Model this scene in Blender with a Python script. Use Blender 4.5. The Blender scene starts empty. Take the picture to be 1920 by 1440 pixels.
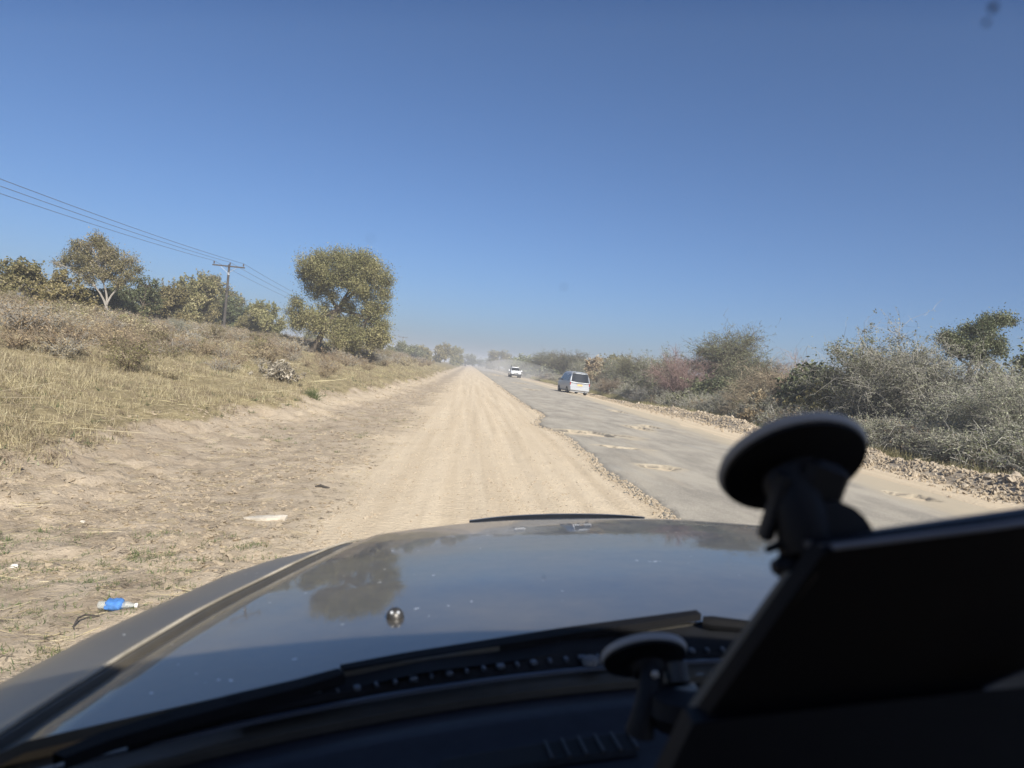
import bpy, math, random
import numpy as np
from mathutils import Matrix, Vector

# ------------------------------------------------------------------ camera, sky, sun, exposure
SC = bpy.context.scene
COL = SC.collection
FPX, CX, CY = 1331.0, 960.0, 720.0            # focal length and centre in pixels of a 1920 x 1440 frame
ROLL = math.radians(5.5)
EYE = np.array([0.0, 0.0, 1.65])


def basis(vp, roll):
    """camera-space axes (right, forward, up) of a frame whose forward meets the picture at vp"""
    d = np.array([(vp[0] - CX) / FPX, (CY - vp[1]) / FPX, -1.0]); d /= np.linalg.norm(d)
    u = np.array([math.sin(roll), math.cos(roll), 0.0]); u -= u.dot(d) * d; u /= np.linalg.norm(u)
    return np.array([np.cross(d, u), d, u])


RW = basis((880, 682), ROLL)                   # world from camera
cam_d = bpy.data.cameras.new('camera')
cam = bpy.data.objects.new('camera', cam_d); COL.objects.link(cam)
cam_d.sensor_width = 36.0
cam_d.lens = 36.0 * FPX / 1920.0
cam_d.clip_start = 0.02; cam_d.clip_end = 6000
cam_d.dof.use_dof = True; cam_d.dof.focus_distance = 22.0; cam_d.dof.aperture_fstop = 5.2
cam.matrix_world = Matrix.Translation(EYE) @ Matrix(RW.tolist()).to_4x4()
SC.camera = cam

SUN_EL, SUN_AZ = math.radians(34.5), math.radians(159)      # azimuth clockwise from +Y: behind the camera, to the right
world = bpy.data.worlds.new('World'); SC.world = world; world.use_nodes = True
wn = world.node_tree
sky = wn.nodes.new('ShaderNodeTexSky'); sky.sky_type = 'NISHITA'; sky.sun_disc = False
sky.sun_elevation = SUN_EL; sky.sun_rotation = SUN_AZ
sky.altitude = 600; sky.air_density = 0.8; sky.dust_density = 3.2; sky.ozone_density = 8.0
wn.links.new(sky.outputs[0], wn.nodes['Background'].inputs[0])
wn.nodes['Background'].inputs[1].default_value = 0.078
sun_d = bpy.data.lights.new('sun', 'SUN'); sun_d.energy = 5.0; sun_d.angle = math.radians(0.53); sun_d.color = (1.0, 0.95, 0.87)
sun = bpy.data.objects.new('sun', sun_d); COL.objects.link(sun)
SDIR = Vector((math.sin(SUN_AZ) * math.cos(SUN_EL), math.cos(SUN_AZ) * math.cos(SUN_EL), math.sin(SUN_EL)))
sun.rotation_euler = SDIR.to_track_quat('Z', 'Y').to_euler()
sun.location = SDIR * 60
SC.view_settings.view_transform = 'Standard'; SC.view_settings.look = 'None'
SC.view_settings.exposure = 0.68; SC.view_settings.gamma = 1.0; SC.view_settings.use_curve_mapping = False
SC.render.engine = 'CYCLES'
cy = SC.cycles
cy.max_bounces = 6; cy.diffuse_bounces = 2; cy.glossy_bounces = 3; cy.transmission_bounces = 4; cy.transparent_max_bounces = 12
cy.volume_bounces = 0; cy.use_denoising = True; cy.caustics_reflective = False; cy.caustics_refractive = False
cy.sample_clamp_indirect = 6.0


# ------------------------------------------------------------------ picture <-> place helpers
def ray(px, py):
    return RW @ np.array([(px - CX) / FPX, (CY - py) / FPX, -1.0])


def at(px, py, Y):
    v = ray(px, py); return v * (Y / v[1]) + EYE


def project(P):
    c = RW.T @ (np.array(P, float) - EYE); return CX + FPX * c[0] / -c[2], CY - FPX * c[1] / -c[2]


# ------------------------------------------------------------------ numeric noise
_TAB = np.random.default_rng(12345).random((1024, 1024)).astype(np.float32)


def _hash(ix, iy, seed):
    return _TAB[(ix + seed * 37) & 1023, (iy + seed * 91) & 1023]


def vnoise(x, y, seed=0):
    x = np.asarray(x, float); y = np.asarray(y, float)
    x, y = np.broadcast_arrays(x, y)
    ix, iy = np.floor(x).astype(np.int64), np.floor(y).astype(np.int64); fx, fy = x - ix, y - iy
    fx = fx * fx * (3 - 2 * fx); fy = fy * fy * (3 - 2 * fy)
    a, b = _hash(ix, iy, seed), _hash(ix + 1, iy, seed); c, d = _hash(ix, iy + 1, seed), _hash(ix + 1, iy + 1, seed)
    return (a + (b - a) * fx) * (1 - fy) + (c + (d - c) * fx) * fy


def fbm(x, y, seed=0, o=4):
    s = np.zeros(np.broadcast(x, y).shape); a, t = 1.0, 0.0
    for k in range(o):
        s = s + a * vnoise(x, y, seed + k * 17); t += a; a *= 0.5
        x = np.asarray(x) * 2.03 + 5.1; y = np.asarray(y) * 2.03 + 1.7
    return s / t


def sm(x, a, b):
    t = np.clip((np.asarray(x, float) - a) / (b - a), 0, 1); return t * t * (3 - 2 * t)


# ------------------------------------------------------------------ terrain
def bank_x(y):
    y = np.asarray(y, float)
    return -4.35 + 1.0 * sm(y, 8, 55) + 0.7 * (vnoise(y * 0.33, 3.3, 5) - 0.5) + 0.5 * (vnoise(y * 1.1, 7.3, 6) - 0.5)


def berm_x(y):
    y = np.asarray(y, float)
    return 10.95 + 0.9 * sm(y, 18, 70) + 0.4 * (vnoise(y * 0.3, 1.3, 9) - 0.5)


def berm_h(x, y):
    r = berm_x(y)
    h = 0.30 * (0.55 + 0.9 * vnoise(np.asarray(y) * 0.7, 2.2, 8)) * (1 - 0.75 * sm(y, 34, 60))
    return h * np.exp(-((x - r) / 0.5) ** 2)


def track_edges(y):
    y = np.asarray(y, float)
    return (-1.25 + 0.5 * (vnoise(y * 0.22, 0.5, 21) - 0.5) + 0.35 * (vnoise(y * 0.9, 0.9, 22) - 0.5),
            2.95 + 0 * y)


def Z(x, y, fine=True):
    x = np.asarray(x, float); y = np.asarray(y, float); x, y = np.broadcast_arrays(x, y)
    xb = bank_x(y)
    s = np.clip(xb - 0.7 - x, 0, None)
    rough = sm(xb - x, -0.5, 0.6)
    z = 0.34 * sm(xb - x, -0.15, 0.75) + 1.75 * (1 - np.exp(-s / 8.0))
    z = z * (1 - 0.45 * sm(y, 120, 500))
    z += -0.10 * np.exp(-((x - (xb + 1.3)) / 0.9) ** 2)
    z += 0.05 * np.exp(-((x - xb - 0.1) / 0.3) ** 2) * fbm(x * 2, y * 1.2, 31, 2) * 2
    # right-hand shoulder, berm and land behind it
    tilt = sm(y, 28, 50)
    z += 0.075 * sm(x + 1.1 * (fbm(x * 0.5, y * 0.16, 41, 3) - 0.5) * 2, 7.9, 9.2)
    z -= tilt * 0.075 * np.clip(x - 8.2, 0, 3.4)
    z += berm_h(x, y)
    z -= 0.12 * sm(x, 11.6, 15) * (1 - tilt)
    z += 0.25 * (fbm(x * 0.05, y * 0.05, 44, 3) - 0.5) * sm(np.abs(x - 3), 9, 30)
    if fine:
        e0, e1 = track_edges(y)
        track = sm(x, e0 - 0.35, e0 + 0.35) * (1 - sm(x, 2.75, 2.95))
        soil = (1 - sm(x, e0 - 0.4, e0 + 0.3))
        near = 1 - 0.8 * sm(y, 30, 120)
        # disturbed soil: lumps and clods
        n = fbm(x * 2.1, y * 1.5, 51, 4) - 0.5
        r = np.abs(fbm(x * 4.4, y * 3.2, 52, 3) - 0.5)
        n4 = fbm(x * 6.5, y * 6.5, 58, 3) - 0.5
        z += soil * near * (0.055 * n + 0.07 * (0.12 - r) + 0.075 * n4 * (0.35 + 1.3 * vnoise(x * 0.8, y * 0.7, 64))) * (1 + 0.8 * np.exp(-((x - xb - 0.2) / 0.8) ** 2))
        z += rough * 0.10 * (fbm(x * 0.9, y * 0.9, 53, 3) - 0.5)
        # ruts pressed along the sandy track
        w = 0.12 * (vnoise(y * 0.07, 4.4, 54) - 0.5) * 6
        rut = (fbm((x + w * 0.3) * 4.5, y * 0.09, 55, 3) - 0.5)
        for c0, d0, ws in ((-0.35, 0.014, 0.20), (1.25, 0.016, 0.22), (0.45, 0.009, 0.09), (2.0, 0.008, 0.10), (0.9, 0.006, 0.07)):
            xx = x - c0 - 1.0 * (vnoise(y * 0.045, c0 * 7 + 8, 56) - 0.5) - 0.25 * (vnoise(y * 0.21, c0 * 5 + 3, 61) - 0.5)
            z -= track * d0 * np.exp(-(xx / ws) ** 2)
            z += track * d0 * 0.45 * np.exp(-((np.abs(xx) - ws * 1.4) / (ws * 0.45)) ** 2) * (0.3 + 1.4 * vnoise(x * 3, y * 1.7, 63))
        z += track * (0.010 * rut + 0.016 * (fbm(x * 2.6, y * 1.6, 57, 3) - 0.5) + 0.018 * near * (fbm(x * 6.5, y * 4.5, 62, 3) - 0.5))
        # loose crumbs of the road edge
        z += 0.05 * np.exp(-((x - 2.62) / 0.22) ** 2) * fbm(x * 5, y * 3.0, 59, 3)
        # rubble texture on the berm
        br = np.exp(-((x - berm_x(y)) / 0.8) ** 2)
        z += br * 0.16 * (fbm(x * 3.2, y * 2.2, 60, 3) - 0.5) * (1 - 0.6 * sm(y, 34, 60))
    return z


# one grid of the whole terrain, fine near the eye; everything that stands on the ground reads its height from it
ratio = 0.0105
ys = [-60, -40, -25, -15, -9, -6, -4, -2, -1, 0, 0.7, 1.3, 1.8, 2.2]
while ys[-1] < 170: ys.append(ys[-1] + max(0.045, ys[-1] * ratio))
while ys[-1] < 1900: ys.append(ys[-1] * 1.07)
ys = np.array(ys)


def spread(x0, x1, step, ratio_, limit):
    a = list(np.arange(x0, x1 + 1e-6, step))
    s = step
    while a[-1] < limit: s *= ratio_; a.append(a[-1] + s)
    s = step
    while a[0] > -limit: s *= ratio_; a.insert(0, a[0] - s)
    return np.array(a)


xs = spread(-7.5, 12.6, 0.065, 1.055, 1400)
XX, YY = np.meshgrid(xs, ys)
ZZ = Z(XX, YY)


def ZG(x, y):
    x = np.asarray(x, float); y = np.asarray(y, float)
    i = np.clip(np.searchsorted(xs, x) - 1, 0, len(xs) - 2); j = np.clip(np.searchsorted(ys, y) - 1, 0, len(ys) - 2)
    u = np.clip((x - xs[i]) / (xs[i + 1] - xs[i]), 0, 1); v = np.clip((y - ys[j]) / (ys[j + 1] - ys[j]), 0, 1)
    return (ZZ[j, i] * (1 - u) + ZZ[j, i + 1] * u) * (1 - v) + (ZZ[j + 1, i] * (1 - u) + ZZ[j + 1, i + 1] * u) * v


def z1(x, y):
    return float(ZG(x, y))


def foot(px, Y):
    """ground point at depth Y that shows at picture column px"""
    lo, hi = -200.0, 200.0
    for _ in range(40):
        m = 0.5 * (lo + hi)
        if project((m, Y, z1(m, Y)))[0] < px: lo = m
        else: hi = m
    return np.array([lo, Y, z1(lo, Y)])


# ------------------------------------------------------------------ material helpers
class NT:
    def __init__(self, name):
        self.m = bpy.data.materials.new(name); self.m.use_nodes = True
        self.t = self.m.node_tree; self.b = self.t.nodes['Principled BSDF']; self.out = self.t.nodes['Material Output']
        self._co = None

    def n(self, typ, **kw):
        nd = self.t.nodes.new(typ)
        for k, v in kw.items(): setattr(nd, k, v)
        return nd

    def link(self, a, b): self.t.links.new(a, b)

    def obj(self):
        if self._co is None: self._co = self.n('ShaderNodeTexCoord').outputs['Object']
        return self._co

    def geo_pos(self):
        return self.n('ShaderNodeNewGeometry').outputs['Position']

    def noise(self, scale, detail=4, rough=0.55, vec=None, stretch=None, dim=None):
        v = vec if vec is not None else self.obj()
        if stretch:
            mp = self.n('ShaderNodeMapping'); mp.inputs['Scale'].default_value = stretch; self.link(v, mp.inputs[0]); v = mp.outputs[0]
        nd = self.n('ShaderNodeTexNoise'); nd.inputs['Scale'].default_value = scale; nd.inputs['Detail'].default_value = detail
        nd.inputs['Roughness'].default_value = rough; self.link(v, nd.inputs['Vector']); return nd.outputs['Fac']

    def ramp(self, fac, stops):
        r = self.n('ShaderNodeValToRGB'); e = r.color_ramp.elements
        while len(e) < len(stops): e.new(0.5)
        for i, (p, c) in enumerate(stops):
            e[i].position = p; e[i].color = (*c, 1) if len(c) == 3 else c
        self.link(fac, r.inputs[0]); return r.outputs[0]

    def mix(self, fac, a, b, mode='MIX'):
        m = self.n('ShaderNodeMix', data_type='RGBA', blend_type=mode)
        if isinstance(fac, (int, float)): m.inputs[0].default_value = fac
        else: self.link(fac, m.inputs[0])
        for i, c in ((6, a), (7, b)):
            if isinstance(c, (tuple, list)): m.inputs[i].default_value = (*c[:3], 1)
            else: self.link(c, m.inputs[i])
        return m.outputs[2]

    def math(self, op, a, b=None, clamp=False):
        m = self.n('ShaderNodeMath', operation=op, use_clamp=clamp)
        for i, c in ((0, a), (1, b)):
            if c is None: continue
            if isinstance(c, (int, float)): m.inputs[i].default_value = c
            else: self.link(c, m.inputs[i])
        return m.outputs[0]

    def step(self, v, a, b):
        m = self.n('ShaderNodeMapRange'); m.interpolation_type = 'SMOOTHSTEP'
        m.inputs[1].default_value = a; m.inputs[2].default_value = b; self.link(v, m.inputs[0]); return m.outputs[0]

    def attr(self, name): return self.n('ShaderNodeAttribute', attribute_name=name).outputs['Fac']

    def bump(self, h, strength, dist):
        b = self.n('ShaderNodeBump'); b.inputs['Strength'].default_value = strength; b.inputs['Distance'].default_value = dist
        self.link(h, b.inputs['Height']); self.link(b.outputs[0], self.b.inputs['Normal'])

    def set(self, **kw):
        for k, v in kw.items():
            k = {'color': 'Base Color', 'rough': 'Roughness', 'metal': 'Metallic', 'spec': 'Specular IOR Level', 'coat': 'Coat Weight', 'coat_rough': 'Coat Roughness'}.get(k, k)
            i = self.b.inputs[k]
            if isinstance(v, (tuple, list)): i.default_value = (*v[:3], 1) if len(v) == 3 else v
            elif isinstance(v, (int, float)): i.default_value = v
            else: self.link(v, i)
        return self


def simple(name, color, rough=0.6, metal=0.0, spec=0.5, vary=0.18, scale=6.0, bump=0.0, **kw):
    t = NT(name)
    n = t.noise(scale, 5)
    c = t.mix(t.step(n, 0.3, 0.7), tuple(x * (1 - vary) for x in color), tuple(min(1, x * (1 + vary)) for x in color))
    t.set(color=c, rough=rough, metal=metal, spec=spec, **kw)
    if bump: t.bump(n, bump, 0.01)
    return t.m


def leaf_mat(name, stops, rough=0.5, trans=0.25, spec=0.35, vary=0.3):
    t = NT(name)
    c = t.ramp(t.attr('tone'), stops)
    inf = t.n('ShaderNodeObjectInfo').outputs['Random']
    hs = t.n('ShaderNodeHueSaturation'); t.link(c, hs.inputs['Color'])
    t.link(t.math('ADD', t.math('MULTIPLY', inf, vary), 1.0 - vary / 2), hs.inputs['Value'])
    t.link(t.math('ADD', t.math('MULTIPLY', inf, 0.02), 0.49), hs.inputs['Hue'])
    t.set(color=hs.outputs[0], rough=rough, spec=spec)
    tr = t.n('ShaderNodeBsdfTranslucent'); t.link(hs.outputs[0], tr.inputs[0])
    mx = t.n('ShaderNodeMixShader'); mx.inputs[0].default_value = trans
    t.link(t.b.outputs[0], mx.inputs[1]); t.link(tr.outputs[0], mx.inputs[2]); t.link(mx.outputs[0], t.out.inputs[0])
    return t.m


# ------------------------------------------------------------------ mesh helpers
def np_mesh(name, V, quads=None, tris=None, mat=None, attrs=None, smooth=False):
    me = bpy.data.meshes.new(name)
    V = np.asarray(V, np.float32)
    q = np.zeros((0, 4), np.int32) if quads is None else np.asarray(quads, np.int32).reshape(-1, 4)
    t = np.zeros((0, 3), np.int32) if tris is None else np.asarray(tris, np.int32).reshape(-1, 3)
    me.vertices.add(len(V)); me.vertices.foreach_set('co', V.ravel())
    nl = q.size + t.size
    me.loops.add(nl); me.loops.foreach_set('vertex_index', np.concatenate([q.ravel(), t.ravel()]).astype(np.int32))
    me.polygons.add(len(q) + len(t))
    st = np.concatenate([np.arange(len(q)) * 4, q.size + np.arange(len(t)) * 3]).astype(np.int32)
    me.polygons.foreach_set('loop_start', st)
    me.polygons.foreach_set('use_smooth', np.full(len(q) + len(t), smooth))
    for k, a in (attrs or {}).items():
        at_ = me.attributes.new(k, 'FLOAT', 'POINT'); at_.data.foreach_set('value', np.asarray(a, np.float32).ravel())
    if mat is not None: me.materials.append(mat)
    me.update(calc_edges=True); me.validate()
    return me


def link(name, me, parent=None, **props):
    o = bpy.data.objects.new(name, me); COL.objects.link(o)
    if parent is not None: o.parent = parent
    for k, v in props.items(): o[k] = v
    return o


def thing(name, loc, label, category, group=None, rz=0.0, me=None):
    o = bpy.data.objects.new(name, me); COL.objects.link(o)
    o.location = loc; o.rotation_euler = (0, 0, rz); o['label'] = label; o['category'] = category
    if group: o['group'] = group
    if me is None: o.empty_display_size = 0.3
    return o


class MB:
    """collects faces of ONE part"""
    def __init__(self): self.v, self.f = [], []

    def add(self, vs, fs):
        k = len(self.v); self.v += [tuple(map(float, p)) for p in vs]; self.f += [tuple(i + k for i in f) for f in fs]; return self

    def box(self, c, s, M=None, ch=0.0):
        x, y, z = (d / 2 for d in s)
        if ch <= 0:
            vs = [(sx * x, sy * y, sz * z) for sx in (-1, 1) for sy in (-1, 1) for sz in (-1, 1)]
            fs = [(0, 1, 3, 2), (4, 6, 7, 5), (0, 4, 5, 1), (2, 3, 7, 6), (0, 2, 6, 4), (1, 5, 7, 3)]
        else:
            vs, fs = [], []
            for zz, k in ((-z, ch), (-z + ch, 0), (z - ch, 0), (z, ch)):
                a, b = x - k, y - k
                vs += [(-a + ch, -b, zz), (a - ch, -b, zz), (a, -b + ch, zz), (a, b - ch, zz), (a - ch, b, zz), (-a + ch, b, zz), (-a, b - ch, zz), (-a, -b + ch, zz)]
            for l in range(3):
                for i in range(8): fs.append((l * 8 + i, l * 8 + (i + 1) % 8, l * 8 + 8 + (i + 1) % 8, l * 8 + 8 + i))
            fs += [tuple(range(7, -1, -1)), tuple(range(24, 32))]
        if M is not None: vs = [M @ Vector(p) for p in vs]
        return self.add([(p[0] + c[0], p[1] + c[1], p[2] + c[2]) for p in vs], fs)

    def tube(self, pts, rad, n=8, cap=True):
        P = [Vector(p) for p in pts]; R = rad if isinstance(rad, (list, tuple)) else [rad] * len(P)
        vs, fs, ref = [], [], None
        for i, p in enumerate(P):
            d = (P[min(i + 1, len(P) - 1)] - P[max(i - 1, 0)]).normalized()
            if ref is None: ref = d.orthogonal().normalized()
            ref = (ref - d * ref.dot(d)).normalized(); b = d.cross(ref)
            for k in range(n):
                a = 2 * math.pi * k / n; vs.append(p + (ref * math.cos(a) + b * math.sin(a)) * R[i])
        for i in range(len(P) - 1):
            for k in range(n): fs.append((i * n + k, i * n + (k + 1) % n, (i + 1) * n + (k + 1) % n, (i + 1) * n + k))
        if cap: fs += [tuple(range(n - 1, -1, -1)), tuple(range((len(P) - 1) * n, len(P) * n))]
        return self.add(vs, fs)

    def lathe(self, prof, n=24, M=None):
        """prof of (radius, height) about local z"""
        vs, fs = [], []
        for r, h in prof:
            for k in range(n):
                a = 2 * math.pi * k / n; vs.append(Vector((r * math.cos(a), r * math.sin(a), h)))
        for i in range(len(prof) - 1):
            for k in range(n): fs.append((i * n + k, i * n + (k + 1) % n, (i + 1) * n + (k + 1) % n, (i + 1) * n + k))
        fs += [tuple(range(n - 1, -1, -1)), tuple(range((len(prof) - 1) * n, len(prof) * n))]
        if M is not None: vs = [M @ p for p in vs]
        return self.add(vs, fs)

    def grid(self, P, thick=None):
        """P[i][j] points -> sheet; thick: vector to extrude to a closed slab"""
        a, b = len(P), len(P[0])
        vs = [Vector(p) for r in P for p in r]; fs = [(i * b + j, i * b + j + 1, (i + 1) * b + j + 1, (i + 1) * b + j) for i in range(a - 1) for j in range(b - 1)]
        if thick is not None:
            t = Vector(thick); k = a * b; vs += [p + t for p in vs]
            fs += [tuple(reversed([i + k for i in f])) for f in fs]
            ring = [j for j in range(b)] + [i * b + b - 1 for i in range(1, a)] + [(a - 1) * b + j for j in range(b - 2, -1, -1)] + [i * b for i in range(a - 2, 0, -1)]
            for i in range(len(ring)):
                p, q = ring[i], ring[(i + 1) % len(ring)]; fs.append((q, p, p + k, q + k))
        return self.add(vs, fs)

    def build(self, name, mat, parent=None, smooth=False, **props):
        me = bpy.data.meshes.new(name); me.from_pydata(self.v, [], self.f); me.materials.append(mat)
        if smooth:
            me.polygons.foreach_set('use_smooth', [True] * len(me.polygons))
            try: me.set_sharp_from_angle(angle=math.radians(40))
            except Exception: pass
        me.update()
        return link(name, me, parent, **props)


# ------------------------------------------------------------------ ground materials
def ground_material():
    t = NT('bare_ground')
    pos = t.geo_pos()
    big = t.noise(0.35, 5, vec=pos); mid = t.noise(2.2, 6, vec=pos); fine = t.noise(16, 6, 0.65, vec=pos); grit = t.noise(70, 4, 0.7, vec=pos)
    streak = t.noise(1.0, 5, vec=pos, stretch=(3.6, 0.075, 1)); streak2 = t.noise(1.0, 4, vec=pos, stretch=(7.0, 0.5, 1))
    sand = t.mix(t.step(streak, 0.3, 0.7), (0.505, 0.405, 0.28), (0.595, 0.49, 0.35))
    sand = t.mix(t.math('MULTIPLY', t.step(streak2, 0.5, 0.72), 0.16), sand, (0.42, 0.335, 0.225))
    sand = t.mix(t.math('MULTIPLY', t.step(fine, 0.52, 0.72), 0.35), sand, (0.60, 0.505, 0.375))
    sand = t.mix(t.math('MULTIPLY', t.step(t.noise(30, 3, 0.7, vec=pos), 0.58, 0.72), 0.32), sand, (0.37, 0.295, 0.20))
    sand = t.mix(t.math('MULTIPLY', t.step(mid, 0.5, 0.75), 0.22), sand, (0.43, 0.345, 0.235))
    soil = t.mix(t.step(mid, 0.32, 0.68), (0.30, 0.238, 0.168), (0.415, 0.338, 0.248))
    soil = t.mix(t.math('MULTIPLY', t.step(fine, 0.52, 0.72), 0.5), soil, (0.475, 0.395, 0.295))
    soil = t.mix(t.math('MULTIPLY', t.step(big, 0.55, 0.75), 0.3), soil, (0.26, 0.20, 0.14))
    turf = t.mix(t.step(mid, 0.3, 0.7), (0.165, 0.132, 0.07), (0.27, 0.22, 0.125))
    turf = t.mix(t.math('MULTIPLY', t.step(fine, 0.45, 0.7), 0.6), turf, (0.38, 0.315, 0.195))
    c = t.mix(t.attr('sandy'), soil, sand)
    c = t.mix(t.step(t.math('ADD', t.attr('turf'), t.math('MULTIPLY', t.math('SUBTRACT', mid, 0.5), 0.8)), 0.35, 0.65), c, turf)
    c = t.mix(t.math('MULTIPLY', t.step(grit, 0.58, 0.75), 0.35), c, (0.56, 0.475, 0.36))
    c = t.mix(t.math('MULTIPLY', t.step(t.noise(48, 4, 0.7, vec=pos), 0.60, 0.74), 0.38), c, (0.19, 0.145, 0.10))
    t.set(color=c, rough=0.95, spec=0.1)
    h = t.math('ADD', t.math('MULTIPLY', fine, 1.0), t.math('MULTIPLY', grit, 0.35))
    t.bump(h, 0.8, 0.035)
    return t.m


M_GROUND = ground_material()

e0, e1 = track_edges(YY)
jag = fbm(XX * 1.3, YY * 0.7, 71, 3) - 0.5
sandy = sm(XX + jag * 1.2, e0 - 1.0, e0 + 0.45) * (1 - sm(XX + jag * 1.2, 10.3, 11.1) * 0.75)
sandy = np.maximum(sandy, 0.55 * np.exp(-((XX - berm_x(YY)) / 0.7) ** 2))
sandy = np.maximum(sandy, 0.55 * np.exp(-((XX - bank_x(YY) - 0.25) / 0.35) ** 2) * sm(YY, 10, 22))
turf = sm(bank_x(YY) - XX + jag * 0.8, -0.1, 0.9) + sm(XX - berm_x(YY) + jag, 0.5, 1.3)
NV = len(xs); idx = np.arange(XX.size).reshape(XX.shape)
Q = np.stack([idx[:-1, :-1], idx[:-1, 1:], idx[1:, 1:], idx[1:, :-1]], -1).reshape(-1, 4)
fx = XX.ravel()[Q].mean(1); fy = YY.ravel()[Q].mean(1)
te0, _ = track_edges(fy)
on_track = (fx > te0) & (fx < 2.95)
Vg = np.stack([XX.ravel(), YY.ravel(), ZZ.ravel()], -1)


def sub_sheet(name, sel):
    q = Q[sel]; u, inv = np.unique(q.ravel(), return_inverse=True)
    me = np_mesh(name, Vg[u], quads=inv.reshape(-1, 4), mat=M_GROUND, attrs={'sandy': sandy.ravel()[u], 'turf': np.clip(turf, 0, 1).ravel()[u]}, smooth=True)
    return link(name, me, kind='structure')


sub_sheet('ground', ~on_track)
sub_sheet('dirt_track', on_track)


# ------------------------------------------------------------------ the tarred road, a broken slab 6 cm above the dirt
def asphalt_material():
    t = NT('worn_asphalt')
    pos = t.geo_pos()
    grit = t.noise(42, 3, 0.75, vec=pos); mid = t.noise(1.3, 6, 0.6, vec=pos, stretch=(1, 0.35, 1)); big = t.noise(0.45, 4, vec=pos, stretch=(1.6, 0.16, 1))
    streak = t.noise(1.0, 5, vec=pos, stretch=(2.0, 0.2, 1)); chip = t.noise(34, 4, 0.75, vec=pos)
    c = t.mix(t.step(mid, 0.3, 0.7), (0.255, 0.228, 0.186), (0.41, 0.365, 0.292))
    c = t.mix(t.math('MULTIPLY', t.step(grit, 0.52, 0.68), 0.62), c, (0.56, 0.505, 0.41))
    c = t.mix(t.math('MULTIPLY', t.step(chip, 0.55, 0.68), 0.5), c, (0.155, 0.145, 0.128))
    blue = t.noise(0.5, 4, vec=pos, stretch=(1.1, 0.5, 1))
    c = t.mix(t.math('MULTIPLY', t.step(blue, 0.62, 0.72), 0.55), c, (0.265, 0.258, 0.238))
    c = t.mix(t.math('MULTIPLY', t.step(streak, 0.52, 0.75), 0.5), c, (0.43, 0.365, 0.27))
    dust = t.math('ADD', t.attr('dust'), t.math('MULTIPLY', t.math('SUBTRACT', big, 0.5), 0.9))
    c = t.mix(t.step(dust, 0.25, 0.8), c, (0.46, 0.385, 0.275))
    c = t.mix(t.math('MULTIPLY', t.attr('broken'), 0.75), c, (0.085, 0.08, 0.072))
    t.set(color=c, rough=0.88, spec=0.25)
    t.bump(t.math('ADD', grit, chip), 0.8, 0.02)
    return t.m


M_ASPHALT = asphalt_material()


def edge_left(y):
    y = np.asarray(y, float)
    b = 2.74 - 0.42 * np.exp(-((y - 21.5) / 2.6) ** 2) + 0.25 * np.exp(-((y - 28) / 3) ** 2) - 0.2 * np.exp(-((y - 12) / 2) ** 2)
    return b + 0.28 * (fbm(y * 0.5, 0.3, 81, 3) - 0.5) + 0.16 * (fbm(y * 2.6, 0.7, 82, 3) - 0.5) + 0.05 * (vnoise(y * 14, 0.2, 83) - 0.5)


POTHOLES = [(3.45, 19.3, 0.95, 0.62), (3.72, 13.1, 0.36, 0.30), (3.75, 16.2, 0.5, 0.2), (5.9, 23.4, 0.32, 0.7), (6.5, 24.6, 0.3, 0.6),
            (5.2, 57.0, 0.5, 1.3), (5.8, 78.0, 0.7, 2.5), (7.3, 34.0, 0.3, 1.0), (5.1, 130.0, 0.9, 9.0), (8.1, 12.2, 0.3, 0.4)]


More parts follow.
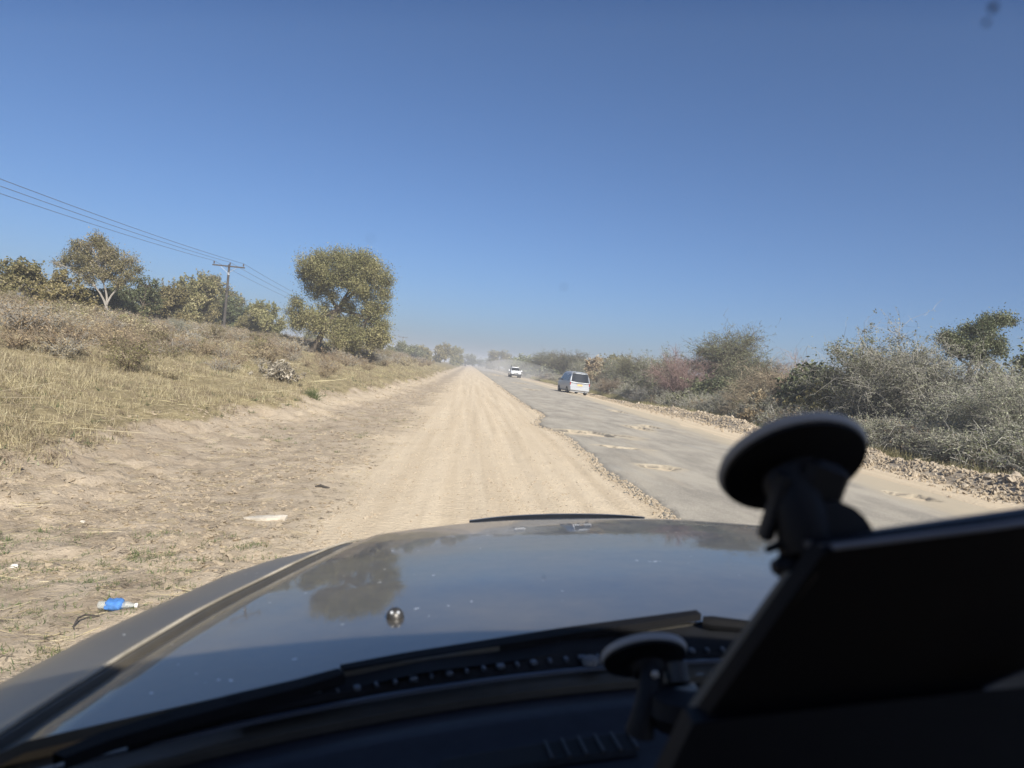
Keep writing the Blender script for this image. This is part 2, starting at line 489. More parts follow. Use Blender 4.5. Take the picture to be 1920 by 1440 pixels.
def build_road():
    sub = [ys[0]]
    for y in ys[1:]:
        k = 2 if 2 < y < 60 else 1
        for i in range(k): sub.append(sub[-1] + (y - sub[-1]) / (k - i))
    yy = np.array([y for y in sub if y < 1880])
    cols = np.concatenate([[0, 0.02, 0.06, 0.12], np.arange(0.18, 6.3, 0.075)])
    el = edge_left(yy)
    X = el[:, None] + cols[None, :] * ((9.0 - el) / 6.3)[:, None]
    Y = np.repeat(yy[:, None], len(cols), 1)
    top = 0.062 + 0.012 * (fbm(X * 0.8, Y * 0.3, 84, 3) - 0.5) + 0.006 * (fbm(X * 7, Y * 5, 85, 2) - 0.5)
    # crumbling shoulder of the slab
    off = X - el[:, None]
    top -= 0.035 * np.exp(-(off / 0.05) ** 2) + 0.02 * np.exp(-(off / 0.16) ** 2) * fbm(X * 9, Y * 7, 86, 2)
    broken = np.exp(-(off / 0.03) ** 2) * 0.9
    dust = 0.55 * np.exp(-((off) / 0.28) ** 2) * (fbm(X * 2, Y, 87, 2)) + 0.75 * sm(X + 1.2 * (fbm(X * 0.7, Y * 0.2, 88, 3) - 0.5), 6.9, 8.3)
    for px_, py_, rx, ry in POTHOLES:
        wx = X + 0.55 * rx * (fbm(X * 3.1, Y * 2.2, 90, 4) - 0.5) * 2; wy = Y + 0.9 * ry * (fbm(X * 2.7, Y * 1.9, 91, 4) - 0.5) * 2
        d = np.hypot((wx - px_) / rx, (wy - py_) / ry) + 0.9 * (fbm(X * 1.7, Y * 1.3, 89, 4) - 0.5)
        top -= 0.075 * (1 - sm(d, 0.86, 1.0))
        dust = np.maximum(dust, 0.66 * (1 - sm(d, 0.9, 2.6)))
        broken = np.maximum(broken, sm(d, 0.80, 0.90) * (1 - sm(d, 0.99, 1.06)))
    V = np.stack([X, Y, top], -1)
    lower = V[:, 0].copy(); lower[:, 2] = -0.12
    n, m = X.shape
    ii = np.arange(n * m).reshape(n, m)
    q = np.stack([ii[:-1, :-1], ii[:-1, 1:], ii[1:, 1:], ii[1:, :-1]], -1).reshape(-1, 4)
    k = n * m + np.arange(n)
    sk = np.stack([k[:-1], ii[:-1, 0], ii[1:, 0], k[1:]], -1)
    me = np_mesh('road', np.concatenate([V.reshape(-1, 3), lower]), quads=np.concatenate([q, sk]), mat=M_ASPHALT,
                 attrs={'dust': np.concatenate([dust.ravel(), np.full(n, 0.1)]), 'broken': np.concatenate([broken.ravel(), np.ones(n)])}, smooth=True)
    link('road', me, kind='structure')


build_road()


# ------------------------------------------------------------------ plant generator
def ribbons(P0, P1, w0, w1, rng, bend):
    n = len(P0); d = P1 - P0; L = np.linalg.norm(d, axis=1, keepdims=True) + 1e-9
    r = rng.normal(size=(n, 3)); s = np.cross(d, r); s /= np.linalg.norm(s, axis=1, keepdims=True) + 1e-9
    r2 = rng.normal(size=(n, 3)); b = r2 - (r2 * d).sum(1, keepdims=True) * d / L ** 2; b /= np.linalg.norm(b, axis=1, keepdims=True) + 1e-9
    pm = (P0 + P1) / 2 + b * L * bend
    w0 = np.asarray(w0).reshape(-1, 1) / 2; w1 = np.asarray(w1).reshape(-1, 1) / 2
    V = np.stack([P0 - s * w0, P0 + s * w0, pm - s * (w0 + w1) / 2, pm + s * (w0 + w1) / 2, P1 - s * w1, P1 + s * w1], 1).reshape(-1, 3)
    k = (np.arange(n) * 6)[:, None]
    q = np.concatenate([k + [0, 1, 3, 2], k + [2, 3, 5, 4]])
    return V, q


def leaf_quads(P, size, rng, aspect=0.55, up=0.3):
    n = len(P)
    nrm = rng.normal(size=(n, 3)); nrm[:, 2] += up * 2; nrm /= np.linalg.norm(nrm, axis=1, keepdims=True)
    a = np.cross(nrm, rng.normal(size=(n, 3))); a /= np.linalg.norm(a, axis=1, keepdims=True) + 1e-9
    b = np.cross(nrm, a)
    size = np.asarray(size).reshape(-1, 1) * np.ones((n, 1))
    V = np.stack([P - a * size * 0.5, P + b * size * aspect * 0.5 + nrm * size * 0.08, P + a * size * 0.5, P - b * size * aspect * 0.5 + nrm * size * 0.08], 1).reshape(-1, 3)
    q = (np.arange(n) * 4)[:, None] + np.array([0, 1, 2, 3])
    return V, q


def bez(p0, p1, p2, n):
    t = np.linspace(0, 1, n)[:, None]; return (1 - t) ** 2 * p0 + 2 * t * (1 - t) * p1 + t ** 2 * p2


class Plant:
    """stems as tubes, twigs as ribbons (wood) and leaf-sized faces (foliage)"""
    def __init__(self, seed):
        self.rng = np.random.default_rng(seed); self.wood = MB(); self.rv, self.rq, self.nr = [], [], 0
        self.lv, self.lq, self.lt, self.nl = [], [], [], 0

    def stem(self, pts, r0, r1, n=6):
        self.wood.tube([tuple(p) for p in pts], list(np.linspace(r0, r1, len(pts))), n, True)

    def twigs(self, P0, P1, w0, w1, bend=0.08):
        V, q = ribbons(P0, P1, np.full(len(P0), w0) if np.isscalar(w0) else w0, np.full(len(P0), w1) if np.isscalar(w1) else w1, self.rng, bend)
        self.rv.append(V); self.rq.append(q + self.nr); self.nr += len(V)

    def leaves(self, P, size, tone=None, aspect=0.55, up=0.3):
        V, q = leaf_quads(P, size, self.rng, aspect, up)
        self.lv.append(V); self.lq.append(q + self.nl); self.nl += len(V)
        tone = self.rng.random(len(P)) if tone is None else tone
        self.lt.append(np.repeat(tone, 4))

    def meshes(self, name, mw, ml):
        W = np.array(self.wood.v).reshape(-1, 3); qs = [f for f in self.wood.f if len(f) == 4]
        V = [W] + self.rv if len(self.rv) else [W]
        q = [np.array(qs, np.int32).reshape(-1, 4)] + [a + len(W) for a in self.rq]
        mwood = np_mesh(name + '_wood', np.concatenate(V), quads=np.concatenate(q), mat=mw, attrs={'tone': self.rng.random(sum(map(len, V)))})
        mleaf = None
        if self.nl: mleaf = np_mesh(name + '_leaf', np.concatenate(self.lv), quads=np.concatenate(self.lq), mat=ml, attrs={'tone': np.concatenate(self.lt)})
        return mwood, mleaf


def sphere_pts(rng, n, shell=0.5):
    d = rng.normal(size=(n, 3)); d /= np.linalg.norm(d, axis=1, keepdims=True)
    return d * (shell + (1 - shell) * rng.random((n, 1)) ** 0.6)


def broad_tree(seed, clumps, forks, trunk, r_trunk, leaf_n, leaf_size, tone_fn=None, limb_r=0.05, aspect=0.6, loose=0.05):
    """clumps: [(centre xyz, radius)], trunk: polyline from base to main fork, forks: extra fork points"""
    p = Plant(seed); rng = p.rng
    trunk = np.array(trunk, float)
    p.stem(trunk, r_trunk, r_trunk * 0.72, 9)
    p.stem(np.array([trunk[0] + [0, 0, -0.15], trunk[0] + [0, 0, 0.02], trunk[0] + (trunk[1] - trunk[0]) * 0.35]), r_trunk * 1.5, r_trunk, 9)
    starts = [trunk[-1]] + [np.array(f, float) for f in forks]
    for f in starts[1:]:
        mid = (trunk[-1] + f) / 2 + rng.normal(size=3) * 0.15
        p.stem(bez(trunk[-1], mid, f, 6), r_trunk * 0.6, r_trunk * 0.34, 7)
    tot = sum(r ** 2 for _, r in clumps)
    for c, r in clumps:
        c = np.array(c, float)
        s = min(starts, key=lambda q: np.linalg.norm(q - c) + (0.6 if q[2] > c[2] else 0))
        mid = (s + c) / 2 + rng.normal(size=3) * 0.18 * r + np.array([0, 0, 0.12 * np.linalg.norm(c - s)])
        p.stem(bez(s, mid, c, 6), limb_r * (0.6 + 0.5 * r), limb_r * 0.3, 5)
        nb = int(12 + 16 * r)
        tips = c + sphere_pts(rng, nb, 0.6) * r * np.array([1.0, 1.0, 0.85])
        st = c + (s - c) * (rng.random((nb, 1)) * 0.35)
        p.twigs(st, tips, 0.035, 0.012, 0.14)
        nt = nb * 5
        k = rng.integers(0, nb, nt)
        b0 = st[k] + (tips[k] - st[k]) * (0.45 + 0.55 * rng.random((nt, 1)))
        b1 = b0 + rng.normal(size=(nt, 3)) * r * 0.24
        p.twigs(b0, b1, 0.014, 0.006, 0.1)
        n = int(leaf_n * r ** 2 / tot)
        k = rng.integers(0, nt, n)
        P = b0[k] + (b1[k] - b0[k]) * (0.2 + 0.9 * rng.random((n, 1))) + rng.normal(size=(n, 3)) * loose * (0.4 + 1.2 * rng.random((n, 1)))
        base = rng.random() * 0.35
        tone = np.clip(base + 0.65 * rng.random(n), 0, 1)
        if tone_fn is not None: tone = np.clip(tone_fn(P, tone, rng), 0, 1)
        p.leaves(P, leaf_size * (0.7 + 0.6 * rng.random(n)), tone, aspect)
    return p


def thorn_bush(seed, R, H, stems, twig_n, leaf_n, leaf_size, droop=0.35, up=0.35, trunk=0.0, twig_w=0.010, flat=0.0):
    """arching stems from one root, dense fine twigs, tiny leaves"""
    p = Plant(seed); rng = p.rng
    S, D = [], []
    root = np.array([0, 0, 0.0])
    if trunk > 0:
        root = np.array([rng.normal() * 0.1, rng.normal() * 0.1, trunk])
        p.stem(bez(np.zeros(3) - [0, 0, 0.1], np.array([0.1, 0, trunk * 0.5]), root, 5), 0.05 * R, 0.035 * R, 7)
    for i in range(stems):
        a = 2 * math.pi * (i + rng.random()) / stems; e = rng.random() ** 0.7
        tip = np.array([math.cos(a) * R * (0.25 + 0.75 * e), math.sin(a) * R * (0.25 + 0.75 * e), (H if not flat else H * (1 - 0.1 * e)) * (1 - (0.55 * (1 - flat)) * e ** 2) * (0.75 + 0.3 * rng.random())])
        mid = root + (tip - root) * 0.5 + np.array([0, 0, H * up * (0.4 + rng.random() * 0.6)]) * (0.6 + 0.4 * e)
        mid[:2] *= 0.75
        pts = bez(root + rng.normal(size=3) * [0.06, 0.06, 0] * R, mid, tip, 7)
        p.stem(pts, 0.014 * R + 0.006, 0.003, 4)
        S.append(pts)
    S = np.array(S)
    def sample(n, lo):
        k = rng.integers(0, stems, n); t = (lo + (1 - lo) * rng.random(n)) * 5.999; i = t.astype(int); f = (t - i)[:, None]
        a, b = S[k, i], S[k, i + 1]; return a + (b - a) * f, (b - a)
    n2 = twig_n // 5
    a0, d0 = sample(n2, 0.15)
    d0 = d0 / (np.linalg.norm(d0, axis=1, keepdims=True) + 1e-9)
    dd = d0 * 0.5 + rng.normal(size=(n2, 3)) * 0.75; dd[:, 2] += 0.15
    L2 = R * (0.14 + 0.24 * rng.random((n2, 1)))
    a1 = a0 + dd * L2 * 0.75; a1[:, 2] -= droop * L2[:, 0] * 0.5
    a1[:, 2] = np.maximum(a1[:, 2], 0.03)
    p.twigs(a0, a1, twig_w * 1.1, twig_w * 0.5, 0.2)
    n3 = twig_n - n2
    k = rng.integers(0, n2, n3)
    b0 = a0[k] + (a1[k] - a0[k]) * (0.1 + 0.9 * rng.random((n3, 1)))
    d1 = (a1[k] - a0[k]); d1 /= np.linalg.norm(d1, axis=1, keepdims=True) + 1e-9
    L3 = R * (0.06 + 0.13 * rng.random((n3, 1)))
    d1 = d1 * 0.6 + rng.normal(size=(n3, 3)) * 0.6; d1[:, 2] -= droop * 0.3
    b1 = b0 + d1 * L3; b1[:, 2] = np.maximum(b1[:, 2], 0.02)
    p.twigs(b0, b1, twig_w * 0.85, twig_w * 0.4, 0.12)
    if leaf_n:
        k = rng.integers(0, n3, leaf_n)
        P = b0[k] + (b1[k] - b0[k]) * rng.random((leaf_n, 1)) + rng.normal(size=(leaf_n, 3)) * 0.02
        tone = np.clip(rng.normal(0.5, 0.22, leaf_n), 0, 1)
        p.leaves(P, leaf_size * (0.6 + 0.8 * rng.random(leaf_n)), tone, 0.5)
    return p


# plant colours
BARK_DARK = leaf_mat('dark_bark', [(0, (0.06, 0.048, 0.036)), (1, (0.14, 0.115, 0.085))], 0.9, 0.0, 0.1)
BARK_PALE = leaf_mat('pale_bark', [(0, (0.20, 0.178, 0.148)), (1, (0.36, 0.325, 0.275))], 0.8, 0.0, 0.2)
TWIG_GREY = leaf_mat('grey_twig', [(0, (0.19, 0.175, 0.145)), (1, (0.38, 0.355, 0.305))], 0.85, 0.0, 0.2)
TWIG_BROWN = leaf_mat('brown_twig', [(0, (0.105, 0.08, 0.055)), (1, (0.29, 0.23, 0.16))], 0.85, 0.0, 0.2)
TWIG_RED = leaf_mat('reddish_twig', [(0, (0.15, 0.098, 0.085)), (1, (0.29, 0.205, 0.175))], 0.85, 0.0, 0.2)
LEAF_OLIVE = leaf_mat('olive_leaf', [(0, (0.095, 0.097, 0.036)), (0.5, (0.205, 0.188, 0.08)), (1, (0.44, 0.37, 0.20))])
LEAF_YELLOW = leaf_mat('yellowing_leaf', [(0, (0.10, 0.098, 0.038)), (0.5, (0.225, 0.195, 0.08)), (1, (0.42, 0.345, 0.165))])
LEAF_DARK = leaf_mat('dark_leaf', [(0, (0.06, 0.073, 0.034)), (0.6, (0.125, 0.138, 0.065)), (1, (0.25, 0.245, 0.14))])
LEAF_GREY = leaf_mat('grey_green_leaf', [(0, (0.15, 0.155, 0.098)), (0.5, (0.265, 0.268, 0.175)), (1, (0.41, 0.40, 0.285))], 0.6)
LEAF_ACACIA = leaf_mat('acacia_leaf', [(0, (0.095, 0.108, 0.05)), (0.5, (0.185, 0.192, 0.098)), (1, (0.32, 0.31, 0.185))], 0.6)
LEAF_DRY = leaf_mat('dry_leaf', [(0, (0.20, 0.14, 0.075)), (0.5, (0.33, 0.245, 0.135)), (1, (0.50, 0.41, 0.27))], 0.7)
STRAW = leaf_mat('straw', [(0, (0.20, 0.158, 0.09)), (0.5, (0.40, 0.33, 0.195)), (1, (0.60, 0.52, 0.35))], 0.7, 0.3, 0.35, 0.8)
STRAW_GREEN = leaf_mat('greenish_grass', [(0, (0.16, 0.145, 0.062)), (0.6, (0.32, 0.275, 0.13)), (1, (0.50, 0.43, 0.24))], 0.7, 0.3, 0.35, 0.8)
GREEN_BLADE = leaf_mat('green_blade', [(0, (0.07, 0.10, 0.035)), (1, (0.17, 0.20, 0.08))], 0.6, 0.3)


def plant_obj(name, meshes, loc, label, cat, group=None, rz=0.0, s=1.0, parts=('branches', 'foliage')):
    t = thing(name, tuple(loc), label, cat, group, rz)
    t.scale = (s, s, s) if np.isscalar(s) else s
    for nm, me in zip(parts, meshes):
        if me is not None: link(nm, me, t)
    return t


# ------------------------------------------------------------------ the two trees that stand out on the left
def px_clumps(base, Y, rows, rng, deep=1.0, m=None):
    out = []
    k = Y / FPX
    for px, py, r in rows:
        n = 1 if r < 16 else (2 if r < 26 else 3)
        for i in range(n):
            dy = (i - (n - 1) / 2) * r * k * 1.5 * deep + rng.normal() * 0.15
            c = at(px + rng.normal() * r * 0.12, py + rng.normal() * r * 0.1, Y) - base
            c[1] += dy
            out.append((c, r * k * (1.0 if i == (n - 1) / 2 else 0.85)))
    return out


rng0 = np.random.default_rng(4)
Yb = 50.0
base = foot(583, Yb)
rowsB = [(588, 496, 27), (600, 486, 24), (640, 484, 25), (672, 500, 28), (690, 492, 25), (712, 520, 28), (577, 520, 20), (612, 520, 28), (645, 525, 30),
         (682, 540, 32), (722, 552, 20), (712, 578, 24), (690, 586, 24), (596, 542, 18), (566, 512, 11), (728, 528, 12),
         (556, 566, 16), (545, 585, 16), (572, 588, 22), (600, 604, 26), (558, 606, 18), (634, 612, 24), (640, 634, 26), (676, 628, 26), (706, 626, 24), (724, 640, 16),
         (594, 616, 17), (650, 655, 18), (720, 610, 18), (640, 650, 15), (700, 648, 18), (668, 650, 15), (552, 606, 14), (655, 575, 18), (625, 552, 17), (664, 598, 18), (704, 604, 16), (604, 573, 13), (588, 556, 11), (622, 588, 12), (650, 604, 16), (575, 540, 13)]
trunkB = [np.zeros(3), at(592, 648, Yb) - base, at(606, 622, Yb) - base, at(622, 598, Yb) - base, at(634, 580, Yb) - base]
forksB = [at(655, 545, Yb) - base, at(612, 545, Yb) - base + [0, 0.5, 0], at(690, 600, Yb) - base + [0, -0.6, 0], at(590, 606, Yb) - base + [0, -0.5, 0], at(680, 520, Yb) - base + [0, 0.7, 0]]


def toneB(P, tone, rng):
    low = np.clip(1 - P[:, 2] / 3.2, 0, 1)
    return tone * 0.8 + 0.25 * low + 0.1 * (rng.random(len(P)) < 0.12)


pb = broad_tree(11, px_clumps(base, Yb, [(a, b_, r * 1.08) for a, b_, r in rowsB], rng0), forksB, trunkB, 0.24, 98000, 0.10, toneB, 0.05, 0.6, 0.17)
plant_obj('tree', pb.meshes('broad_tree', BARK_DARK, LEAF_OLIVE), base, 'large broad-crowned olive tree leaning on a short dark trunk beside the track', 'tree', parts=('trunk', 'crown'))

Ya = 42.0
base = foot(204, Ya)
base[2] = min(base[2], at(204, 604, Ya)[2])
rowsA = [(176, 450, 17), (190, 458, 15), (150, 462, 16), (134, 478, 14), (112, 488, 12), (160, 484, 20), (190, 482, 20), (214, 472, 18), (238, 486, 15), (222, 500, 17),
         (178, 506, 18), (146, 500, 14), (252, 505, 12), (202, 516, 16), (244, 516, 12), (168, 524, 13), (185, 440, 8), (105, 492, 7), (226, 528, 14)]
trunkA = [np.zeros(3), at(201, 590, Ya) - base, at(199, 574, Ya) - base]
forksA = [at(180, 540, Ya) - base, at(194, 530, Ya) - base, at(214, 540, Ya) - base + [0, 0.4, 0]]
pa = broad_tree(12, px_clumps(base, Ya, rowsA, rng0, 1.0), forksA, trunkA, 0.115, 23000, 0.085, None, 0.07, 0.6, 0.12)
plant_obj('tree', pa.meshes('pale_tree', BARK_PALE, LEAF_OLIVE), base, 'sparse tree with pale forked trunk rising above the dry brush', 'tree', parts=('trunk', 'crown'))

# tall open tree on the right, behind the thorn thicket
Yc = 27.0
base = foot(1800, Yc)
rowsC = [(1868, 600, 16), (1890, 596, 13), (1846, 610, 18), (1826, 624, 20), (1800, 632, 18), (1775, 636, 15), (1762, 628, 9), (1852, 640, 22), (1820, 655, 20), (1790, 655, 15),
         (1874, 660, 13), (1840, 672, 16), (1905, 604, 7), (1870, 640, 12)]
trunkC = [np.zeros(3), at(1806, 760, Yc) - base, at(1812, 712, Yc) - base]
forksC = [at(1800, 675, Yc) - base, at(1830, 668, Yc) - base, at(1858, 625, Yc) - base]
pc = broad_tree(13, px_clumps(base, Yc, [(a, b_, r * 1.12) for a, b_, r in rowsC], rng0), forksC, trunkC, 0.10, 20000, 0.075, None, 0.045, 0.6, 0.11)
plant_obj('tree', pc.meshes('open_tree', BARK_DARK, LEAF_DARK), base, 'tall open-crowned dark green tree standing behind the grey thorn thicket', 'tree', parts=('trunk', 'crown'))


# ------------------------------------------------------------------ plant prototypes
def shrub_clumps(rng, R, H, n, low=0.25):
    out = []
    for i in range(n):
        a = rng.random() * 2 * math.pi; e = math.sqrt(rng.random())
        h = H * (low + (1 - low) * rng.random()) * (1 - 0.35 * e * e)
        out.append((np.array([math.cos(a) * R * e * 0.8, math.sin(a) * R * e * 0.8, h * 0.82]), R * (0.30 + 0.18 * rng.random())))
    return out


def leafy(seed, R, H, n, leaves_, size, wood, leaf, low=0.25):
    r = np.random.default_rng(seed)
    cl = shrub_clumps(r, R, H, n, low)
    fk = [np.array([r.normal() * 0.2 * R, r.normal() * 0.2 * R, H * (0.3 + 0.3 * r.random())]) for _ in range(3)]
    p = broad_tree(seed, cl, fk, [np.zeros(3), np.array([0.03, 0, H * 0.1]), np.array([0.05, 0.03, H * 0.2])], 0.03 * H + 0.02, leaves_, size, None, 0.03)
    return p.meshes('leafy', wood, leaf)


PR = {}
PR['yellow_a'] = leafy(21, 1.9, 3.6, 16, 19000, 0.12, BARK_DARK, LEAF_YELLOW, 0.15)
PR['yellow_b'] = leafy(22, 1.5, 2.6, 12, 13000, 0.11, BARK_PALE, LEAF_YELLOW, 0.15)
PR['olive_a'] = leafy(23, 2.3, 5.0, 18, 26000, 0.13, BARK_DARK, LEAF_OLIVE, 0.2)
PR['olive_b'] = leafy(24, 1.8, 3.4, 14, 17000, 0.12, BARK_DARK, LEAF_OLIVE, 0.12)
PR['dark_a'] = leafy(25, 1.6, 3.0, 14, 17000, 0.10, BARK_DARK, LEAF_DARK, 0.1)
PR['dark_b'] = leafy(26, 1.2, 2.0, 10, 12000, 0.09, BARK_DARK, LEAF_DARK, 0.1)
PR['dry_a'] = leafy(27, 1.6, 2.8, 12, 11000, 0.13, TWIG_BROWN, LEAF_DRY, 0.15)
PR['thorn_a'] = thorn_bush(31, 2.0, 3.6, 40, 11000, 30000, 0.055).meshes('thorn', TWIG_GREY, LEAF_GREY)
PR['thorn_b'] = thorn_bush(32, 1.7, 2.6, 36, 9500, 24000, 0.055, 0.5, 0.3).meshes('thorn', TWIG_GREY, LEAF_GREY)
PR['thorn_c'] = thorn_bush(33, 1.3, 1.5, 30, 7500, 17000, 0.05, 0.55, 0.3).meshes('thorn', TWIG_GREY, LEAF_GREY)
PR['thorn_d'] = thorn_bush(34, 1.9, 3.2, 36, 10000, 30000, 0.06, 0.3, 0.4).meshes('thorn', TWIG_GREY, LEAF_ACACIA)
PR['acacia'] = thorn_bush(35, 2.5, 5.2, 56, 15000, 52000, 0.065, 0.15, 0.42, 0.7, 0.013, 0.35).meshes('acacia', BARK_DARK, LEAF_ACACIA)
PR['acacia_b'] = thorn_bush(36, 2.4, 4.0, 48, 13000, 42000, 0.065, 0.2, 0.4, 0.5, 0.013, 0.45).meshes('acacia', BARK_DARK, LEAF_ACACIA)
PR['bare_a'] = thorn_bush(37, 1.5, 2.1, 30, 8500, 1200, 0.035, 0.25, 0.4).meshes('bare', TWIG_BROWN, LEAF_DRY)
PR['bare_b'] = thorn_bush(38, 1.2, 1.2, 26, 7000, 900, 0.035, 0.3, 0.3).meshes('bare', TWIG_GREY, LEAF_DRY)
PR['bare_red'] = thorn_bush(39, 1.8, 3.2, 34, 9500, 1500, 0.035, 0.05, 0.35).meshes('bare', TWIG_RED, LEAF_DRY)
PR['far_a'] = leafy(41, 3.2, 6.2, 18, 5000, 0.30, BARK_DARK, LEAF_OLIVE, 0.2)
PR['far_b'] = leafy(42, 2.6, 4.2, 14, 4200, 0.28, BARK_DARK, LEAF_ACACIA, 0.12)
PR['far_c'] = leafy(43, 2.4, 4.6, 14, 4200, 0.28, BARK_PALE, LEAF_YELLOW, 0.15)
PH = {}
for k_, (w_, l_) in PR.items():
    co = np.zeros(len(l_.vertices) * 3, np.float32); l_.vertices.foreach_get('co', co)
    PH[k_] = float(np.percentile(co[2::3], 99.0))
NAMES = {'yellow': ('shrub', 'shrub'), 'olive': ('tree', 'tree'), 'dark': ('bush', 'bush'), 'dry': ('shrub', 'shrub'), 'thorn': ('thorn_bush', 'bush'), 'acacia': ('acacia_tree', 'tree'), 'bare': ('bare_shrub', 'shrub'), 'far': ('tree', 'tree')}
rngp = random.Random(9)


def put(kind, px, Y, top, label, group=None, wide=1.0, rz=None):
    """plant whose foot shows at column px at depth Y and whose top shows at row top"""
    b = foot(px, Y)
    zt = at(px, top, Y)[2]
    s = max(0.25, (zt - b[2]) / PH[kind])
    nm, cat = NAMES[kind.split('_')[0]]
    parts = ('trunk', 'crown') if cat == 'tree' else ('branches', 'foliage')
    return plant_obj(nm, PR[kind], b - np.array([0, 0, 0.03]), label, cat, group, rngp.random() * 6.28 if rz is None else rz, (s * wide, s * wide, s), parts)


def put_xyz(kind, x, y, s, label, group, wide=1.0):
    nm, cat = NAMES[kind.split('_')[0]]
    parts = ('trunk', 'crown') if cat == 'tree' else ('branches', 'foliage')
    return plant_obj(nm, PR[kind], (x, y, z1(x, y) - 0.03), label, cat, group, rngp.random() * 6.28, (s * wide, s * wide, s), parts)


# left side, from the frame edge towards the road
put('olive_b', 12, 33, 488, 'rounded olive bush at the far left edge of the picture', wide=1.1)
put('yellow_b', 100, 31, 508, 'pale leafy shrub with stiff stems just left of the pale-trunked tree')
put('dark_a', 246, 47, 520, 'dense dark bush tucked behind the pale-trunked tree', wide=1.1)
put('dark_b', 176, 45, 545, 'low dark bush under the crown of the pale-trunked tree', wide=1.3)
put('yellow_a', 305, 54, 536, 'yellowing shrub between the pale-trunked tree and the utility pole', wide=1.15)
put('olive_b', 345, 62, 520, 'thin grey-olive tree standing behind the yellowing shrub', wide=0.9)
put('olive_a', 400, 78, 520, 'tall bushy tree whose crown stands behind the nearest utility pole', wide=0.95)
put('yellow_a', 385, 74, 560, 'golden leafed shrub at the foot of the nearest utility pole, on its near side', wide=1.0)
put('dark_a', 440, 76, 560, 'dark leafy bush close behind the nearest utility pole on its road side', wide=1.1)
put('yellow_b', 465, 70, 585, 'small drooping yellow shrub between the utility pole and the large tree', wide=1.0)
put('olive_b', 500, 68, 569, 'dull olive bush just left of the large broad-crowned tree', wide=0.85)
put('bare_a', 75, 24, 572, 'big tangled dry brown bush in the far left brush', wide=1.2)
put('bare_b', 165, 25, 598, 'greyish dry bush with fallen stems below the pale-trunked tree', wide=1.3)
put('thorn_c', 28, 22, 612, 'olive thorny bush low at the left frame edge', wide=1.2)
put('bare_a', 10, 27, 545, 'upright twiggy brown shrub against the sky at the left frame edge', wide=1.2)
put('bare_b', 235, 29, 612, 'low brown twiggy bush right of the fallen stems', wide=1.4)
put('thorn_b', 330, 40, 598, 'soft green thorn bush in the brush left of the utility pole', wide=1.3)

for k, px, Y, top, lab, w in (('bare_a', 45, 20, 590, 'dark tangled twig bush in the first row of brush near the left frame edge', 1.3), ('bare_b', 130, 21, 622, 'low dark twig bush between the left edge and the mid grass', 1.4),
        ('dark_b', 62, 27, 585, 'small dark leafy bush buried in the far left brush', 1.0), ('bare_a', 215, 33, 590, 'grey-brown bush in front of the pale-trunked tree', 1.3), ('thorn_c', 290, 31, 622, 'low olive-grey bush in the brush below the yellowing shrub', 1.4),
        ('bare_b', 360, 38, 632, 'brown twig bush between the brush and the foot of the utility pole', 1.6), ('bare_a', 440, 52, 620, 'brown bush in front of the dark bush by the utility pole', 1.4), ('bare_b', 480, 46, 640, 'rusty low bush left of the large tree trunk', 1.6),
        ('bare_b', 690, 54, 655, 'rusty brush in the shade right of the large tree trunk', 1.7), ('yellow_b', 15, 30, 540, 'yellow-leafed bush behind the tangled twigs at the left edge', 1.0), ('bare_a', 540, 56, 640, 'reddish-brown bush close behind the large tree trunk', 1.5)):
    put(k, px, Y, top, lab, None, w)

# sapling-like weeds standing in the dry grass
def sapling(seed, H, leaf):
    p = Plant(seed); r = p.rng
    for i in range(5):
        tip = np.array([r.normal() * 0.18 * H, r.normal() * 0.18 * H, H * (0.6 + 0.4 * r.random())])
        pts = bez(np.zeros(3), tip * [0.2, 0.2, 0.5], tip, 6); p.stem(pts, 0.012, 0.004, 4)
        k = np.repeat(pts[1:], 16, 0); P = k + r.normal(size=k.shape) * 0.09 * H
        p.twigs(k, P, 0.006, 0.003); p.leaves(P, 0.075 * (0.6 + 0.8 * r.random(len(P))))
    return p.meshes('sapling', TWIG_BROWN, leaf)


SAP = [sapling(61, 1.0, LEAF_DARK), sapling(62, 1.0, LEAF_OLIVE)]
for px, Y, top, k, lab in ((122, 19.5, 632, 1, 'knee-high leafy weed nearest the left frame edge'), (245, 19.0, 650, 0, 'dark knee-high weed standing alone in mid grass'),
                           (355, 21.0, 682, 1, 'small leafy weed between the dark weed and the dead plant'), (300, 24.0, 650, 0, 'thin weed at the edge of the brush behind the dark weed')):
    b = foot(px, Y); s = at(px, top, Y)[2] - b[2]
    plant_obj('weed', SAP[k], b, lab, 'weed', 'weeds in the dry grass', rngp.random() * 6, s, ('stem', 'foliage'))


def dead_plant():
    r = np.random.default_rng(64); p = Plant(64)
    for i in range(80):
        a = r.random() * 6.28; el = 0.15 + 1.2 * r.random(); c = np.array([r.normal() * 0.18, r.normal() * 0.12, 0.05 + 0.1 * r.random()])
        d = np.array([math.cos(a) * math.cos(el), math.sin(a) * math.cos(el), math.sin(el)]); L = 0.25 + 0.25 * r.random()
        p.stem(bez(c, c + d * L * 0.6 + [0, 0, 0.05], c + d * L - [0, 0, 0.05], 4), 0.018, 0.004, 4)
        P = (c + d * L)[None] + r.normal(size=(7, 3)) * 0.05
        p.leaves(P, 0.13 + 0.06 * r.random(7), 0.35 + 0.65 * r.random(7), 0.35)
    return p.meshes('dead_plant', TWIG_BROWN, leaf_mat('bleached_leaf', [(0, (0.07, 0.06, 0.045)), (0.5, (0.18, 0.152, 0.115)), (1, (0.44, 0.385, 0.31))], 0.7))


b = foot(522, 22.5)
plant_obj('dead_plant', dead_plant(), b, 'bleached dead spiky plant lying at the edge of the grass bank', 'plant', None, 0.4, 1.1, ('stem', 'foliage'))


